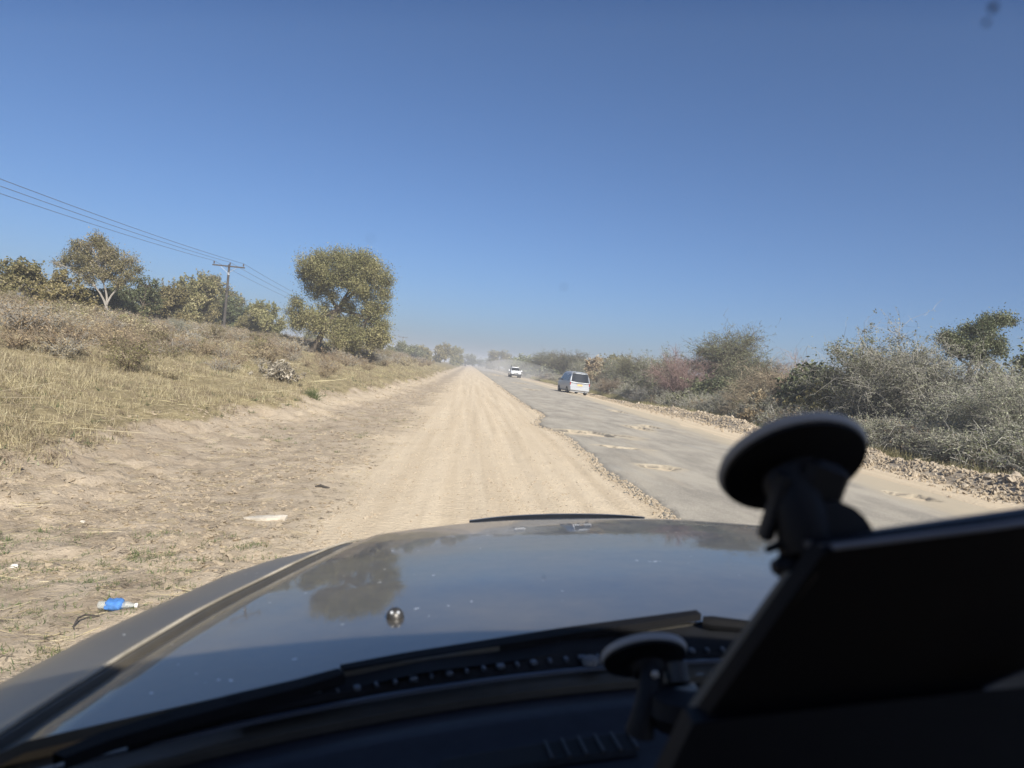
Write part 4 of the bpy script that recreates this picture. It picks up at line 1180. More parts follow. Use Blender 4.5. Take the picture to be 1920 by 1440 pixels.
M_PET = NT('clear_plastic'); M_PET.set(color=(0.62, 0.64, 0.60), rough=0.2, spec=0.5); M_PET.b.inputs['Alpha'].default_value = 0.32; M_PET = M_PET.m
M_BLUE = simple('blue_label', (0.07, 0.19, 0.46), 0.45, vary=0.25, scale=20)
M_CAP = simple('white_cap', (0.78, 0.76, 0.70), 0.5)
b = verge_point(222, 1143)
t = thing('plastic_bottle', (b[0], b[1], b[2] + 0.028), 'crushed clear plastic bottle with blue label lying on the verge', 'bottle', None, math.radians(8))
t.scale = (0.9, 0.9, 0.9)
rb = np.random.default_rng(5)
def crumple(prof, sq, seed, n=14):
    r = np.random.default_rng(seed); vs, fs = [], []
    for u, rad in prof:
        for k in range(n):
            a = 2 * math.pi * k / n; q_ = rad * (1 + 0.42 * (r.random() - 0.5))
            vs.append((u, math.cos(a) * q_ * 1.15, math.sin(a) * q_ * sq))
    for i in range(len(prof) - 1):
        for k in range(n): fs.append((i * n + k, i * n + (k + 1) % n, (i + 1) * n + (k + 1) % n, (i + 1) * n + k))
    fs += [tuple(range(n - 1, -1, -1)), tuple(range((len(prof) - 1) * n, len(prof) * n))]
    return MB().add(vs, fs)
crumple([(-0.125, 0.02), (-0.12, 0.034), (-0.10, 0.032), (-0.06, 0.034), (-0.02, 0.034), (0.02, 0.033), (0.05, 0.028), (0.08, 0.018), (0.10, 0.013)], 0.7, 6).build('body', M_PET, t, True)
crumple([(-0.078, 0.033), (-0.066, 0.042), (-0.045, 0.046), (-0.02, 0.047), (0.002, 0.045), (0.018, 0.040), (0.028, 0.033)], 0.85, 7).build('wrapper', M_BLUE, t, True, label='crumpled blue paper label round the bottle')
MB().lathe([(0.014, 0), (0.0155, 0.002), (0.0155, 0.016), (0.013, 0.018)], 14, Matrix.Translation((0.098, 0, 0)) @ Matrix.Rotation(math.pi / 2, 4, 'Y')).build('cap', M_CAP, t, True)

b = verge_point(500, 974)
def slab_piece(L, W, T, seed):
    r = np.random.default_rng(seed); n = 14; up, lo = [], []
    for k in range(n):
        a = 2 * math.pi * k / n; q_ = 1 + 0.18 * (r.random() - 0.5)
        up.append((math.cos(a) * L / 2 * q_, math.sin(a) * W / 2 * q_, T * (0.8 + 0.4 * r.random()))); lo.append((math.cos(a) * L / 2 * q_ * 0.93, math.sin(a) * W / 2 * q_ * 0.9, -0.01))
    vs = up + lo + [(0, 0, T * 1.15)]
    fs = [(k, (k + 1) % n, 2 * n) for k in range(n)] + [(k, n + k, n + (k + 1) % n, (k + 1) % n) for k in range(n)] + [tuple(range(2 * n - 1, n - 1, -1))]
    return MB().add(vs, fs)
o = slab_piece(0.40, 0.11, 0.03, 8).build('driftwood_piece', simple('bleached_wood', (0.44, 0.395, 0.325), 0.85, vary=0.2, scale=14, bump=0.4), None, label='flat pale bleached piece of bark lying on the verge', category='bark piece')
o.location = b; o.rotation_euler = (0.05, -0.06, math.radians(14)); o.name = 'bark_piece'
o = MB()
for i, (px, py, s_, lab) in enumerate(((155, 980, 0.018, 'small white pebble on the verge above the bottle'), (27, 1064, 0.022, 'pale pebble at the left frame edge level with the bottle'))):
    b = verge_point(px, py); V, q, t_ = clod(250 + i, 0.3, 0.7)
    o = link('pebble', np_mesh('pebble', V, quads=q, tris=t_, mat=simple('white_pebble_%d' % i, (0.60, 0.56, 0.48), 0.85)), None, label=lab, category='pebble')
    o.location = b + np.array([0, 0, s_ * 0.4]); o.scale = (s_ * 1.3, s_, s_)
b = verge_point(150, 1170)
o = MB().tube([(0.05, 0.11, 0.01), (-0.005, 0.06, 0.03), (-0.012, 0.0, 0.035), (0.0, -0.07, 0.012), (0.015, -0.09, 0.008)], [0.005, 0.006, 0.006, 0.005, 0.003], 6).build('fallen_twig', M_POLE, None, True, label='thin curved dark twig standing from the soil below the bottle', category='twig')
o.location = b
b = verge_point(605, 915)
o = MB().tube([(-0.09, 0, 0.012), (-0.03, 0.01, 0.03), (0.03, -0.005, 0.018), (0.08, 0.015, 0.012)], [0.008, 0.016, 0.014, 0.006], 6).build('fallen_twig', M_POLE, None, True, label='short dark stick at the edge of the sandy track', category='twig')
o.location = b


# ------------------------------------------------------------------ vehicles ahead
M_SILVER = NT('silver_paint'); M_SILVER.set(color=(0.38, 0.395, 0.415), metal=0.35, rough=0.42, coat=0.2, coat_rough=0.06); M_SILVER = M_SILVER.m
M_WHITE = simple('white_paint', (0.80, 0.80, 0.78), 0.35, vary=0.06, coat=0.6)
M_GLASS = NT('dark_window'); M_GLASS.set(color=(0.012, 0.014, 0.016), rough=0.02, spec=0.4); M_GLASS = M_GLASS.m
M_TYRE = simple('tyre_rubber', (0.028, 0.027, 0.026), 0.9)
M_RIM = simple('alloy_rim', (0.42, 0.43, 0.44), 0.4, metal=0.7)
M_BLACK = simple('black_trim', (0.025, 0.025, 0.027), 0.6)
M_RED = simple('red_lamp', (0.38, 0.03, 0.025), 0.25)
M_LAMP = simple('clear_lamp', (0.72, 0.74, 0.75), 0.2)
M_PLATE = simple('yellow_plate', (0.72, 0.42, 0.13), 0.5)


def loft(stations, mb):
    """stations: (y, [(half width, z) ...]) bottom to top; closed, mirrored"""
    vs, fs = [], []; k = len(stations[0][1])
    for y, ring in stations:
        vs += [(w, y, z) for w, z in ring] + [(-w, y, z) for w, z in reversed(ring)]
    n = 2 * k
    for i in range(len(stations) - 1):
        for j in range(n): fs.append((i * n + j, i * n + (j + 1) % n, (i + 1) * n + (j + 1) % n, (i + 1) * n + j))
    fs += [tuple(range(n)), tuple(range(len(stations) * n - 1, (len(stations) - 1) * n - 1, -1))]
    return mb.add(vs, fs)


def wheel(t, x, y, r, w=0.2):
    s = 1 if x > 0 else -1
    M = Matrix.Translation((x, y, r)) @ Matrix.Rotation(math.pi / 2 * s, 4, 'Y')
    wh = link('wheel', None, t) if False else MB().lathe([(r * 0.62, -w / 2), (r * 0.93, -w / 2), (r, -w * 0.36), (r, w * 0.36), (r * 0.93, w / 2), (r * 0.62, w / 2)], 24, M).build('wheel', M_TYRE, t, True)
    MB().lathe([(r * 0.60, -w * 0.3), (r * 0.66, w * 0.44), (r * 0.58, w * 0.50), (r * 0.50, w * 0.36), (r * 0.16, w * 0.44), (0.02, w * 0.45)], 20, M).build('rim', M_RIM, wh, True)
    for k in range(5):
        a = k * 2 * math.pi / 5
        MB().box((0, 0, 0), (r * 0.46, r * 0.13, w * 0.16), M @ Matrix.Rotation(a, 4, 'Z') @ Matrix.Translation((r * 0.33, 0, w * 0.44))).build('spoke', M_RIM, wh)


def patch(pts_fn, nu, nv, out):
    """grid of points from pts_fn(u,v) in 0..1, shifted by vector out"""
    return [[Vector(pts_fn(i / (nu - 1), j / (nv - 1))) + Vector(out) for j in range(nv)] for i in range(nu)]


def ring_van(s):
    """s: roof height, belt half width etc. by station"""
    y, zr, wr, zb, wb = s
    return (y, [(wb * 0.90, 0.22), (wb * 0.985, 0.34), (wb, 0.62), (wb * 0.995, zb), (wr + (wb - wr) * 0.25, zb + (zr - zb) * 0.72), (wr, zr - 0.09), (wr * 0.86, zr - 0.02), (wr * 0.45, zr + 0.01)])


van = thing('minivan', (0, 0, 0), 'silver minivan driving away along the right-hand shoulder', 'van')
st = [(0.0, 0.98, 0.80, 0.96, 0.80), (0.03, 1.05, 0.80, 0.97, 0.83), (0.09, 1.24, 0.79, 1.0, 0.845), (0.20, 1.55, 0.735, 1.02, 0.85), (0.33, 1.80, 0.66, 1.02, 0.85), (0.46, 1.845, 0.67, 1.02, 0.85), (1.4, 1.87, 0.68, 1.01, 0.855), (2.5, 1.85, 0.67, 0.99, 0.855), (3.0, 1.78, 0.64, 0.98, 0.85),
      (3.5, 1.45, 0.66, 0.96, 0.84), (3.95, 1.08, 0.74, 0.94, 0.83), (4.35, 0.95, 0.70, 0.85, 0.78), (4.55, 0.72, 0.60, 0.6, 0.70)]
body = loft([ring_van(s_) for s_ in st], MB()).build('body', M_SILVER, van, True)
# rear window follows the sloped tailgate
def rear_pt(u, v):
    z = 1.05 + 0.66 * v; x = (u - 0.5) * 2 * (0.755 - 0.115 * v)
    return (x, 0.10 + (z - 1.24) * 0.385 - 0.02 + 0.05 * (u - 0.5) ** 2 * 4 - 0.075, z)
MB().grid(patch(rear_pt, 9, 7, (0, 0, 0)), (0, 0.06, 0)).build('rear_window', M_GLASS, van, True)
MB().box((0, 0.285, 1.79), (1.16, 0.10, 0.03), None, 0.01).build('spoiler', M_SILVER, van)
MB().box((0, -0.04, 0.46), (1.64, 0.16, 0.30), None, 0.05).build('rear_bumper', M_SILVER, van, True)
MB().box((0, -0.022, 0.78), (0.42, 0.02, 0.12)).build('number_plate', M_PLATE, van)
MB().box((0, -0.03, 0.90), (0.62, 0.03, 0.035)).build('tailgate_handle', M_SILVER, van)
for sx in (-1, 1):
    MB().box((sx * 0.80, 0.03, 0.86), (0.07, 0.10, 0.22), None, 0.02).build('tail_lamp', M_RED, van)
    for a, c in ((0.55, 1.45), (1.55, 2.45), (2.55, 3.25)):
        def side(u, v, a=a, c=c, sx=sx):
            y = a + (c - a) * u; z = 1.06 + 0.56 * v
            if c > 3: z = 1.06 + 0.56 * v * (1 - 0.55 * u)
            w = 0.853 - (0.853 - 0.715) * (v ** 1.1) * (1 if c < 3 else (1 - 0.45 * u))
            return (sx * (w + 0.004), y, z)
        MB().grid(patch(side, 5, 4, (0, 0, 0)), (-sx * 0.02, 0, 0)).build('side_window', M_GLASS, van)
    MB().box((sx * 0.86, 2.0, 0.92), (0.02, 0.16, 0.03)).build('door_handle', M_SILVER, van)
    m = MB().box((sx * 0.97, 3.22, 1.12), (0.20, 0.10, 0.16), None, 0.03); m.build('wing_mirror', M_BLACK, van)
    for yw in (0.86, 3.62): wheel(van, sx * 0.76, yw, 0.31, 0.2)
MB().box((0, 2.3, 0.26), (1.5, 4.0, 0.12)).build('underbody', M_BLACK, van)
MB().tube([(0.45, -0.05, 0.24), (0.45, 0.3, 0.24)], 0.03, 8).build('exhaust_pipe', M_BLACK, van)
vb = foot(1085, 57.5)
def seat_on_ground(o, x, y, yaw, length, half):
    c, s_ = math.cos(yaw), math.sin(yaw)
    f = np.array([-s_, c]); r = np.array([c, s_])
    P0 = np.array([x, y])
    zs = {}
    for k, (a, b_) in {'rl': (0.86, -half), 'rr': (0.86, half), 'fl': (0.86 + length, -half), 'fr': (0.86 + length, half)}.items():
        q_ = P0 + f * a + r * b_; zs[k] = float(Z(np.array([q_[0]]), np.array([q_[1]]), False)[0])
    rollv = Vector((r[0] * 2 * half, r[1] * 2 * half, (zs['rr'] + zs['fr'] - zs['rl'] - zs['fl']) / 2)).normalized()
    fw = Vector((f[0] * length, f[1] * length, (zs['fl'] + zs['fr'] - zs['rl'] - zs['rr']) / 2)).normalized()
    up = rollv.cross(fw).normalized(); rv = fw.cross(up)
    zc = np.mean(list(zs.values())) - fw.z * (0.86 + length / 2)
    M = Matrix((rv, fw, up)).transposed().to_4x4(); M.translation = (x, y, zc)
    o.matrix_world = M
seat_on_ground(van, vb[0], vb[1], math.radians(6.5), 2.76, 0.76)

# white pickup coming the other way
truck = thing('pickup_truck', (0, 0, 0), 'white pickup truck with dark bumper farther off on the right shoulder', 'truck')
ts = []
for y, zr, wr, zb, wb in [(0.0, 0.80, 0.66, 0.7, 0.72), (0.06, 1.02, 0.74, 0.85, 0.82), (0.35, 1.12, 0.76, 0.95, 0.87), (1.15, 1.19, 0.76, 1.02, 0.89), (1.25, 1.22, 0.74, 1.05, 0.89), (1.85, 1.78, 0.62, 1.08, 0.89), (2.1, 1.84, 0.63, 1.08, 0.89), (3.1, 1.84, 0.63, 1.08, 0.89), (3.35, 1.70, 0.66, 1.08, 0.89), (3.45, 1.16, 0.80, 1.1, 0.89), (5.0, 1.16, 0.80, 1.1, 0.88), (5.1, 1.05, 0.78, 1.0, 0.86)]:
    ts.append((y, [(wb * 0.92, 0.45), (wb, 0.56), (wb, zb), (wr + (wb - wr) * 0.35, zb + (zr - zb) * 0.6), (wr, zr - 0.05), (wr * 0.8, zr), (wr * 0.4, zr + 0.015)]))
loft(ts, MB()).build('body', M_WHITE, truck, True)
MB().grid(patch(lambda u, v: ((u - 0.5) * 2 * (0.70 - 0.10 * v), 1.255 + 0.52 * v, 1.255 + 0.46 * v), 5, 4, (0, -0.02, 0.012)), (0, 0.015, -0.01)).build('windscreen', M_GLASS, truck, True)
MB().box((0, -0.06, 0.56), (1.74, 0.22, 0.30), None, 0.05).build('front_bumper', M_BLACK, truck)
MB().box((0, 0.005, 0.84), (0.80, 0.06, 0.14), None, 0.01).build('grille', M_BLACK, truck)
for sx in (-1, 1):
    MB().box((sx * 0.60, 0.02, 0.87), (0.34, 0.09, 0.17), None, 0.03).build('headlamp', M_LAMP, truck)
    MB().box((sx * 1.03, 1.55, 1.22), (0.24, 0.12, 0.24), None, 0.04).build('wing_mirror', M_WHITE, truck)
    MB().grid(patch(lambda u, v: (sx * (0.87 - 0.19 * v), 1.6 + 1.5 * u + 0.15 * v * (1 - u), 1.16 + 0.52 * v), 4, 3, (sx * 0.006, 0, 0)), (-sx * 0.02, 0, 0)).build('side_window', M_GLASS, truck)
    for yw in (0.85, 4.0): wheel(truck, sx * 0.78, yw, 0.38, 0.26)
MB().tube([(-0.90, 0.9, 1.0), (-0.92, 1.15, 1.22), (-0.74, 1.75, 1.80), (-0.74, 1.76, 2.0), (-0.74, 1.66, 2.02)], 0.045, 8).build('snorkel', M_BLACK, truck, True)
MB().box((0, 2.4, 0.45), (1.5, 4.6, 0.14)).build('underbody', M_BLACK, truck)
tb = foot(967, 119)
seat_on_ground(truck, tb[0], tb[1] + 0.0, math.radians(2), 3.15, 0.78)


# ------------------------------------------------------------------ the car the picture is taken from
RC = basis((880, 682), 0.0)                     # car axes in camera space
CW = RW @ RC.T                                  # world from car
LIFT = 1.62
car = bpy.data.objects.new('car', None); COL.objects.link(car)
car['label'] = 'dusty dark grey car whose bonnet and dashboard fill the bottom of the picture'; car['category'] = 'car'
car.matrix_world = Matrix.Translation(EYE) @ Matrix(CW.tolist()).to_4x4() @ Matrix.Translation((0, 0, -LIFT))


def C(x, y, drop):
    """car-local point: x right and y ahead of the eye, drop below the eye"""
    return Vector((x, y, LIFT - drop))


def cpx(px, py, y):
    """car-local point seen at pixel (px, py) at distance y ahead of the eye"""
    v = RC @ np.array([(px - CX) / FPX, (CY - py) / FPX, -1.0]); v = v * (y / v[1]); return Vector((v[0], v[1], LIFT + v[2]))


def paint(name, dusty, haze_=0.02):
    t = NT(name)
    n1 = t.noise(3.0, 5); n2 = t.noise(24, 4, 0.7); n3 = t.noise(1.2, 3, stretch=(4, 0.6, 1)); sp = t.noise(55, 2, 0.4); sp2 = t.noise(4, 2)
    d = t.math('ADD', t.math('MULTIPLY', t.step(n1, 0.3, 0.75), 0.55), t.math('ADD', t.math('MULTIPLY', n2, 0.25), t.math('MULTIPLY', t.step(n3, 0.4, 0.7), 0.2)))
    d = t.math('MULTIPLY', d, dusty, True)
    speck = t.math('MULTIPLY', t.step(sp, 0.735, 0.755), t.step(sp2, 0.52, 0.6))
    c = t.mix(d, (0.066, 0.062, 0.054), (0.34, 0.285, 0.20))
    c = t.mix(speck, c, (0.75, 0.73, 0.68))
    t.set(color=c, metal=0.35, rough=0.42, spec=0.5, coat=1.0)
    t.link(t.math('ADD', t.math('MULTIPLY', d, 0.08), haze_), t.b.inputs['Coat Roughness'])
    t.link(t.math('SUBTRACT', 0.85, t.math('MULTIPLY', d, 0.8)), t.b.inputs['Coat Weight'])
    return t.m


M_HOOD = paint('dark_grey_paint', 0.48, 0.012)
M_FENDER = paint('dusty_grey_paint', 0.36, 0.34)
M_PLASTIC = simple('black_plastic', (0.008, 0.0085, 0.010), 0.7, vary=0.3, scale=12, spec=0.2)
M_RUBBER = simple('wiper_rubber', (0.006, 0.006, 0.007), 0.8, spec=0.15)
M_DASH = simple('dash_vinyl', (0.012, 0.013, 0.019), 0.6, spec=0.3, vary=0.15, scale=40, bump=0.15)
M_DARK = simple('cabin_trim', (0.03, 0.03, 0.034), 0.8)
M_CHROME = NT('nozzle_chrome'); M_CHROME.set(color=(0.07, 0.065, 0.06), metal=0.6, rough=0.4); M_CHROME = M_CHROME.m
XC = 0.36                                       # middle of the car, right of the eye


def crease_x(y):
    return float(np.interp(y, [0.4, 0.75, 1.19, 1.82, 2.1, 2.3], [-0.50, -0.485, -0.45, -0.35, -0.285, -0.21]))


def hood_drop(x, y):
    d = float(np.interp(y, [0.7, 1.0, 1.3, 1.6, 1.9, 2.1, 2.3, 2.5], [0.355, 0.373, 0.397, 0.426, 0.459, 0.483, 0.509, 0.542]))
    return d + 0.026 * (abs(x - XC) / 0.8) ** 2.2


def hood_front(x):
    return 2.36 - 0.34 * (abs(x - XC) / 0.72) ** 2.4


def hood_rear(x):
    return float(np.interp(abs(x - XC), [0, 0.2, 0.36, 0.53, 0.71, 0.85], [1.005, 0.965, 0.905, 0.85, 0.765, 0.70]))


rows = []
nu, nv = 49, 40
for j in range(nv + 6):
    r = []
    for i in range(nu):
        u = -1 + 2 * i / (nu - 1)
        v = min(j, nv - 1) / (nv - 1)
        xm = XC + u * 0.8
        yr = hood_rear(xm)
        yf = hood_front(XC + u * 0.72)
        y = yr + (yf - yr) * v
        half = XC - crease_x(y)
        x = XC + u * half
        dr = hood_drop(x, y)
        # rolled edge beside the crease
        e = (1 - abs(u)) * half
        dr += 0.012 * math.exp(-(e / 0.012) ** 2)
        if j >= nv:                             # nose rolls over to the grille
            k = (j - nv + 1) / 6 * math.pi / 2
            y += 0.055 * math.sin(k); dr += 0.012 * (k / 1.57) + 0.085 * (1 - math.cos(k))
        r.append(C(x, y, dr))
    rows.append(r)
MB().grid(rows, (0, 0, -0.012)).build('bonnet', M_HOOD, car, True)
for s_ in (-1, 1):
    g = []
    for j in range(36):
        y = 0.30 + (2.06 - 0.30) * j / 35
        half = XC - crease_x(y)
        wide = float(np.interp(y, [0.3, 1.0, 1.6, 1.82, 1.96, 2.06], [0.19, 0.20, 0.215, 0.205, 0.10, 0.010]))
        d0 = hood_drop(XC - half, min(y, 2.15)) + float(np.interp(y, [1.7, 1.9, 2.06], [0, 0.004, 0.022]))
        r = []
        for w, dz in ((-0.002, 0.020), (0.001, 0.002), (0.006, -0.0025), (0.012, 0.0), (0.03, 0.003), (0.07, 0.010), (0.11, 0.019), (0.145, 0.031), (0.162, 0.046), (0.172, 0.075), (0.178, 0.14), (0.180, 0.28), (0.176, 0.62)):
            ww = w * wide / 0.178
            r.append(C(XC + s_ * (half + ww), y, d0 + dz))
        g.append(r)
    MB().grid(g).build('fender', M_FENDER, car, True)
M_CREASE_LIGHT = simple('dusty_crease_highlight', (0.36, 0.32, 0.25), 0.8, vary=0.3, scale=8, spec=0.2)  # pale dusty bead added along the crease; its colour paints the highlight line
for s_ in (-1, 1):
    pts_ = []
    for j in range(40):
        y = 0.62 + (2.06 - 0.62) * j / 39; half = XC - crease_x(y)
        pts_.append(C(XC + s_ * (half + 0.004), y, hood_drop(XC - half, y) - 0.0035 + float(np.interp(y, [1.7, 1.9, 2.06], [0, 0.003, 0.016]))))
    MB().tube(pts_, [0.0028] * 39 + [0.001], 6).build('crease_highlight_bead', M_CREASE_LIGHT, car, True)
# nose and lower body so that the bonnet sits on something
m = MB(); g = []
for i in range(25):
    u = -1 + 2 * i / 24; x = XC + u * 0.70; yf = hood_front(x) + 0.05; d = hood_drop(x, yf)
    g.append([C(x, yf, d + 0.10), C(x, yf + 0.03, d + 0.22), C(x, yf + 0.06, d + 0.45), C(x, yf + 0.02, d + 0.75)])
m.grid(g).build('nose', M_FENDER, car, True)
# dark guard strip along the leading edge of the bonnet
g = []
for i in range(25):
    u = i / 24; x = XC - 0.36 + 0.60 * u; yf = hood_front(x) + 0.035; d = hood_drop(x, yf)
    h = 0.015 * (math.sin(math.pi * min(max(u, 0.02), 0.98)) ** 0.45)
    g.append([C(x, yf + 0.02, d + 0.05), C(x, yf + 0.028, d + 0.012), C(x, yf + 0.012, d + 0.006 - h)])
MB().grid(g, (0, 0.012, 0)).build('bonnet_guard', simple('smoked_guard', (0.045, 0.052, 0.066), 0.35), car, True)
# washer nozzle
def on_hood(px, py):
    lo, hi = 0.8, 2.3
    for _ in range(40):
        mm = 0.5 * (lo + hi); p = cpx(px, py, mm)
        if LIFT - p.z < hood_drop(p.x, p.y): lo = mm
        else: hi = mm
    return cpx(px, py, lo)


nb = on_hood(741, 1158)
MB().lathe([(0.0135, -0.003), (0.0135, 0.003), (0.012, 0.008), (0.0075, 0.0135), (0.002, 0.0155)], 16, Matrix.Translation(nb)).build('washer_nozzle', M_CHROME, car, True)
for dx in (-0.006, 0.008): MB().lathe([(0.0026, 0.0), (0.0026, 0.003), (0.0013, 0.004)], 8, Matrix.Translation(nb + Vector((dx * 0.7, -0.008, 0.010))) @ Matrix.Rotation(math.radians(60), 4, 'X')).build('jet', M_BAND, car)


def ws_base(x):
    return 0.90 - 0.36 * (x - XC) ** 2


def ws(x, drop):
    """windscreen: distance ahead of the eye at x and drop"""
    return ws_base(x) - (0.385 - drop) / math.tan(math.radians(38.5)) * (1 - 0.04 * (x - XC) ** 2)


# scuttle: painted metal with a black plastic panel and a row of slots on it
g = []
for i in range(31):
    x = XC - 0.93 + 1.86 * i / 30; a, b_ = ws_base(x) - 0.02, hood_rear(x) - 0.012
    g.append([C(x, b_ + 0.05, hood_drop(x, b_) + 0.03), C(x, b_, hood_drop(x, b_) + 0.022), C(x, a + (b_ - a) * 0.5, 0.402), C(x, a, 0.398)])
MB().grid(g, (0, 0, -0.01)).build('scuttle', M_HOOD, car, True)
g = []
for i in range(41):
    x = XC - 0.62 + 1.10 * i / 40; a = ws_base(x); b_ = hood_rear(x)
    bump = 0.002 * math.sin(x * 31)
    top = hood_drop(x, b_) + 0.004 + bump
    g.append([C(x, a + 0.022, 0.392), C(x, a + 0.035, 0.384), C(x, a + (b_ - a) * 0.55, top + 0.004), C(x, b_ + 0.012, top), C(x, b_ + 0.02, top + 0.03)])
sp = MB().grid(g).build('cowl_panel', M_PLASTIC, car, True)
sl = None
M_SLOT_GLEAM = simple('sky_lit_slot_metal', (0.075, 0.085, 0.10), 0.35, metal=0.3)  # lighter blocks painted for the sky reflected on metal inside the cowl slots
k = 0
for i in range(30):
    x = -0.24 + i * 0.0215
    if 0.36 < x < 0.37: continue
    w = (0.008, 0.004, 0.005, 0.010, 0.004)[i % 5]
    y = ws_base(x) + 0.030
    M = Matrix.Rotation(math.atan(-0.72 * (x - XC)), 4, 'Z')
    MB().box(C(x, y - 0.004, 0.3835), (w, 0.010, 0.005), M, 0.001).build('slot_gleam', M_SLOT_GLEAM, car)
for i in range(5):
    x = 0.41 + i * 0.026; y = ws_base(x) + 0.034
    MB().box(C(x, y, 0.379), (0.012, 0.034, 0.010), Matrix.Rotation(0.5, 4, 'Z'), 0.002).build('slot_gleam', M_SLOT_GLEAM, car)
MB().grid([[C(x, ws_base(x) - 0.002, 0.386), C(x, ws_base(x) + 0.008, 0.3875)] for x in np.linspace(XC - 0.92, XC + 0.92, 37)], (0, 0, -0.004)).build('glass_seal', simple('seal_rubber', (0.05, 0.06, 0.08), 0.35), car)


# wipers
def wiper(pts, w, h, name_parts):
    """blade with frame, from car-local points"""
    m = MB()
    P = [Vector(p) for p in pts]
    n = len(P); vs = []
    for i, p in enumerate(P):
        t_ = (P[min(i + 1, n - 1)] - P[max(i - 1, 0)]).normalized(); sdw = t_.cross(Vector((0, 0, 1))).normalized()
        ww = w * (0.55 + 0.45 * math.sin(math.pi * (i + 0.4) / n))
        vs.append([p - sdw * ww / 2, p - sdw * ww / 2 + Vector((0, 0, h)), p + sdw * ww / 2 + Vector((0, 0, h)), p + sdw * ww / 2])
    m.grid(vs); return m


wa = [cpx(110, 1440, 0.66), cpx(200, 1402, 0.70), cpx(320, 1364, 0.74), cpx(440, 1330, 0.78), cpx(560, 1300, 0.82), cpx(640, 1276, 0.85)]
wiper(wa, 0.026, 0.012, None).build('wiper_blade', M_RUBBER, car)
wb_ = [cpx(240, 1402, 0.72), cpx(360, 1364, 0.76), cpx(480, 1335, 0.79), cpx(600, 1312, 0.82), cpx(700, 1296, 0.85), cpx(800, 1278, 0.88)]
MB().tube(wb_, [0.004, 0.006, 0.007, 0.008, 0.010, 0.012], 8).build('wiper_arm', M_RUBBER, car, True)
for px, py, y in ((306, 1356, 0.74), (437, 1322, 0.78), (575, 1288, 0.83)):
    MB().box(cpx(px, py, y), (0.022, 0.016, 0.016), Matrix.Rotation(0.3, 4, 'Z'), 0.004).build('blade_bracket', M_RUBBER, car)
wc = [cpx(640, 1266, 0.87), cpx(760, 1244, 0.90), cpx(900, 1222, 0.93), cpx(1060, 1196, 0.96), cpx(1200, 1176, 0.98), cpx(1310, 1160, 0.99)]
wiper(wc, 0.024, 0.010, None).build('wiper_blade', M_RUBBER, car)
MB().tube([cpx(1318, 1166, 0.985), cpx(1335, 1168, 0.98), cpx(1420, 1176, 0.97), cpx(1520, 1170, 0.96)], [0.008, 0.010, 0.008, 0.007], 8).build('wiper_arm', M_RUBBER, car, True)
MB().lathe([(0.010, 0), (0.012, 0.004), (0.010, 0.010), (0.004, 0.012)], 16, Matrix.Translation(cpx(1108, 1236, 0.90) - Vector((0, 0, 0.008)))).build('wiper_pivot_cap', simple('grey_cap', (0.10, 0.10, 0.10), 0.6), car, True)

# windscreen: a clear pane with a tinted band along its top
tg = NT('clear_glass'); tb_ = tg.n('ShaderNodeBsdfTransparent'); tb_.inputs[0].default_value = (0.975, 0.985, 0.985, 1); tg.link(tb_.outputs[0], tg.out.inputs[0])
g = [[C(x, ws(x, d), d) for d in np.linspace(0.385, -0.18, 10)] for x in np.linspace(XC - 0.90, XC + 0.90, 21)]
pane = MB().grid(g).build('windscreen', tg.m, car, True)
tt = NT('tinted_glass'); tq = tt.n('ShaderNodeBsdfTransparent'); tt.link(tt.mix(tt.attr('tint'), (1, 1, 1), (0.50, 0.64, 0.82)), tq.inputs[0]); tt.link(tq.outputs[0], tt.out.inputs[0])
band = []
for px in np.linspace(-300, 2220, 15):
    lo, hi = 0.03, 0.6
    for _ in range(40):
        mm = 0.5 * (lo + hi); p = cpx(px, 52, mm)
        if p.y < ws(p.x, LIFT - p.z): lo = mm
        else: hi = mm
    p = cpx(px, 52, lo); d = LIFT - p.z
    band.append([C(p.x, ws(p.x, d + k) - 0.0015, d + k) for k in (0.0, -0.005, -0.010, -0.02, min(-0.03, -0.178 - d))])
bo = MB().grid(band).build('tint_band', tt.m, pane, True)
bo.data.attributes.new('tint', 'FLOAT', 'POINT').data.foreach_set('value', [0.0, 0.2, 0.75, 1.0, 1.0] * len(band))
M_SPECK = simple('dried_mud', (0.06, 0.05, 0.045), 0.9)
for px, py, r in ((1862, 14, 0.0016), (1850, 42, 0.0011), (695, 447, 0.00055), (1057, 538, 0.00065), (1091, 985, 0.0011), (1020, 1082, 0.0009)):
    # find where the sight line meets the pane
    lo, hi = 0.05, 1.2
    for _ in range(40):
        mm = 0.5 * (lo + hi); p = cpx(px, py, mm)
        if p.y < ws(p.x, LIFT - p.z): lo = mm
        else: hi = mm
    p = cpx(px, py, lo - 0.002)
    MB().lathe([(r * 0.5, -0.0004), (r, 0), (r * 0.5, 0.0004)], 10, Matrix.Translation(p) @ Matrix.Rotation(math.radians(-51), 4, 'X')).build('mud_speck', M_SPECK, pane)

# dashboard
g = []
for i in range(41):
    x = XC - 0.90 + 1.80 * i / 40; a = ws_base(x)
    g.append([C(x, a - 0.006, 0.412), C(x, a - 0.03, 0.408), C(x, a - 0.055, 0.402), C(x, a - 0.075, 0.394), C(x, a - 0.10, 0.392), C(x, a - 0.12, 0.400), C(x, a - 0.26, 0.398), C(x, a - 0.40, 0.415), C(x, a - 0.46, 0.45), C(x, a - 0.48, 0.60), C(x, a - 0.44, 0.85)])
MB().grid(g).build('dashboard', M_DASH, car, True)
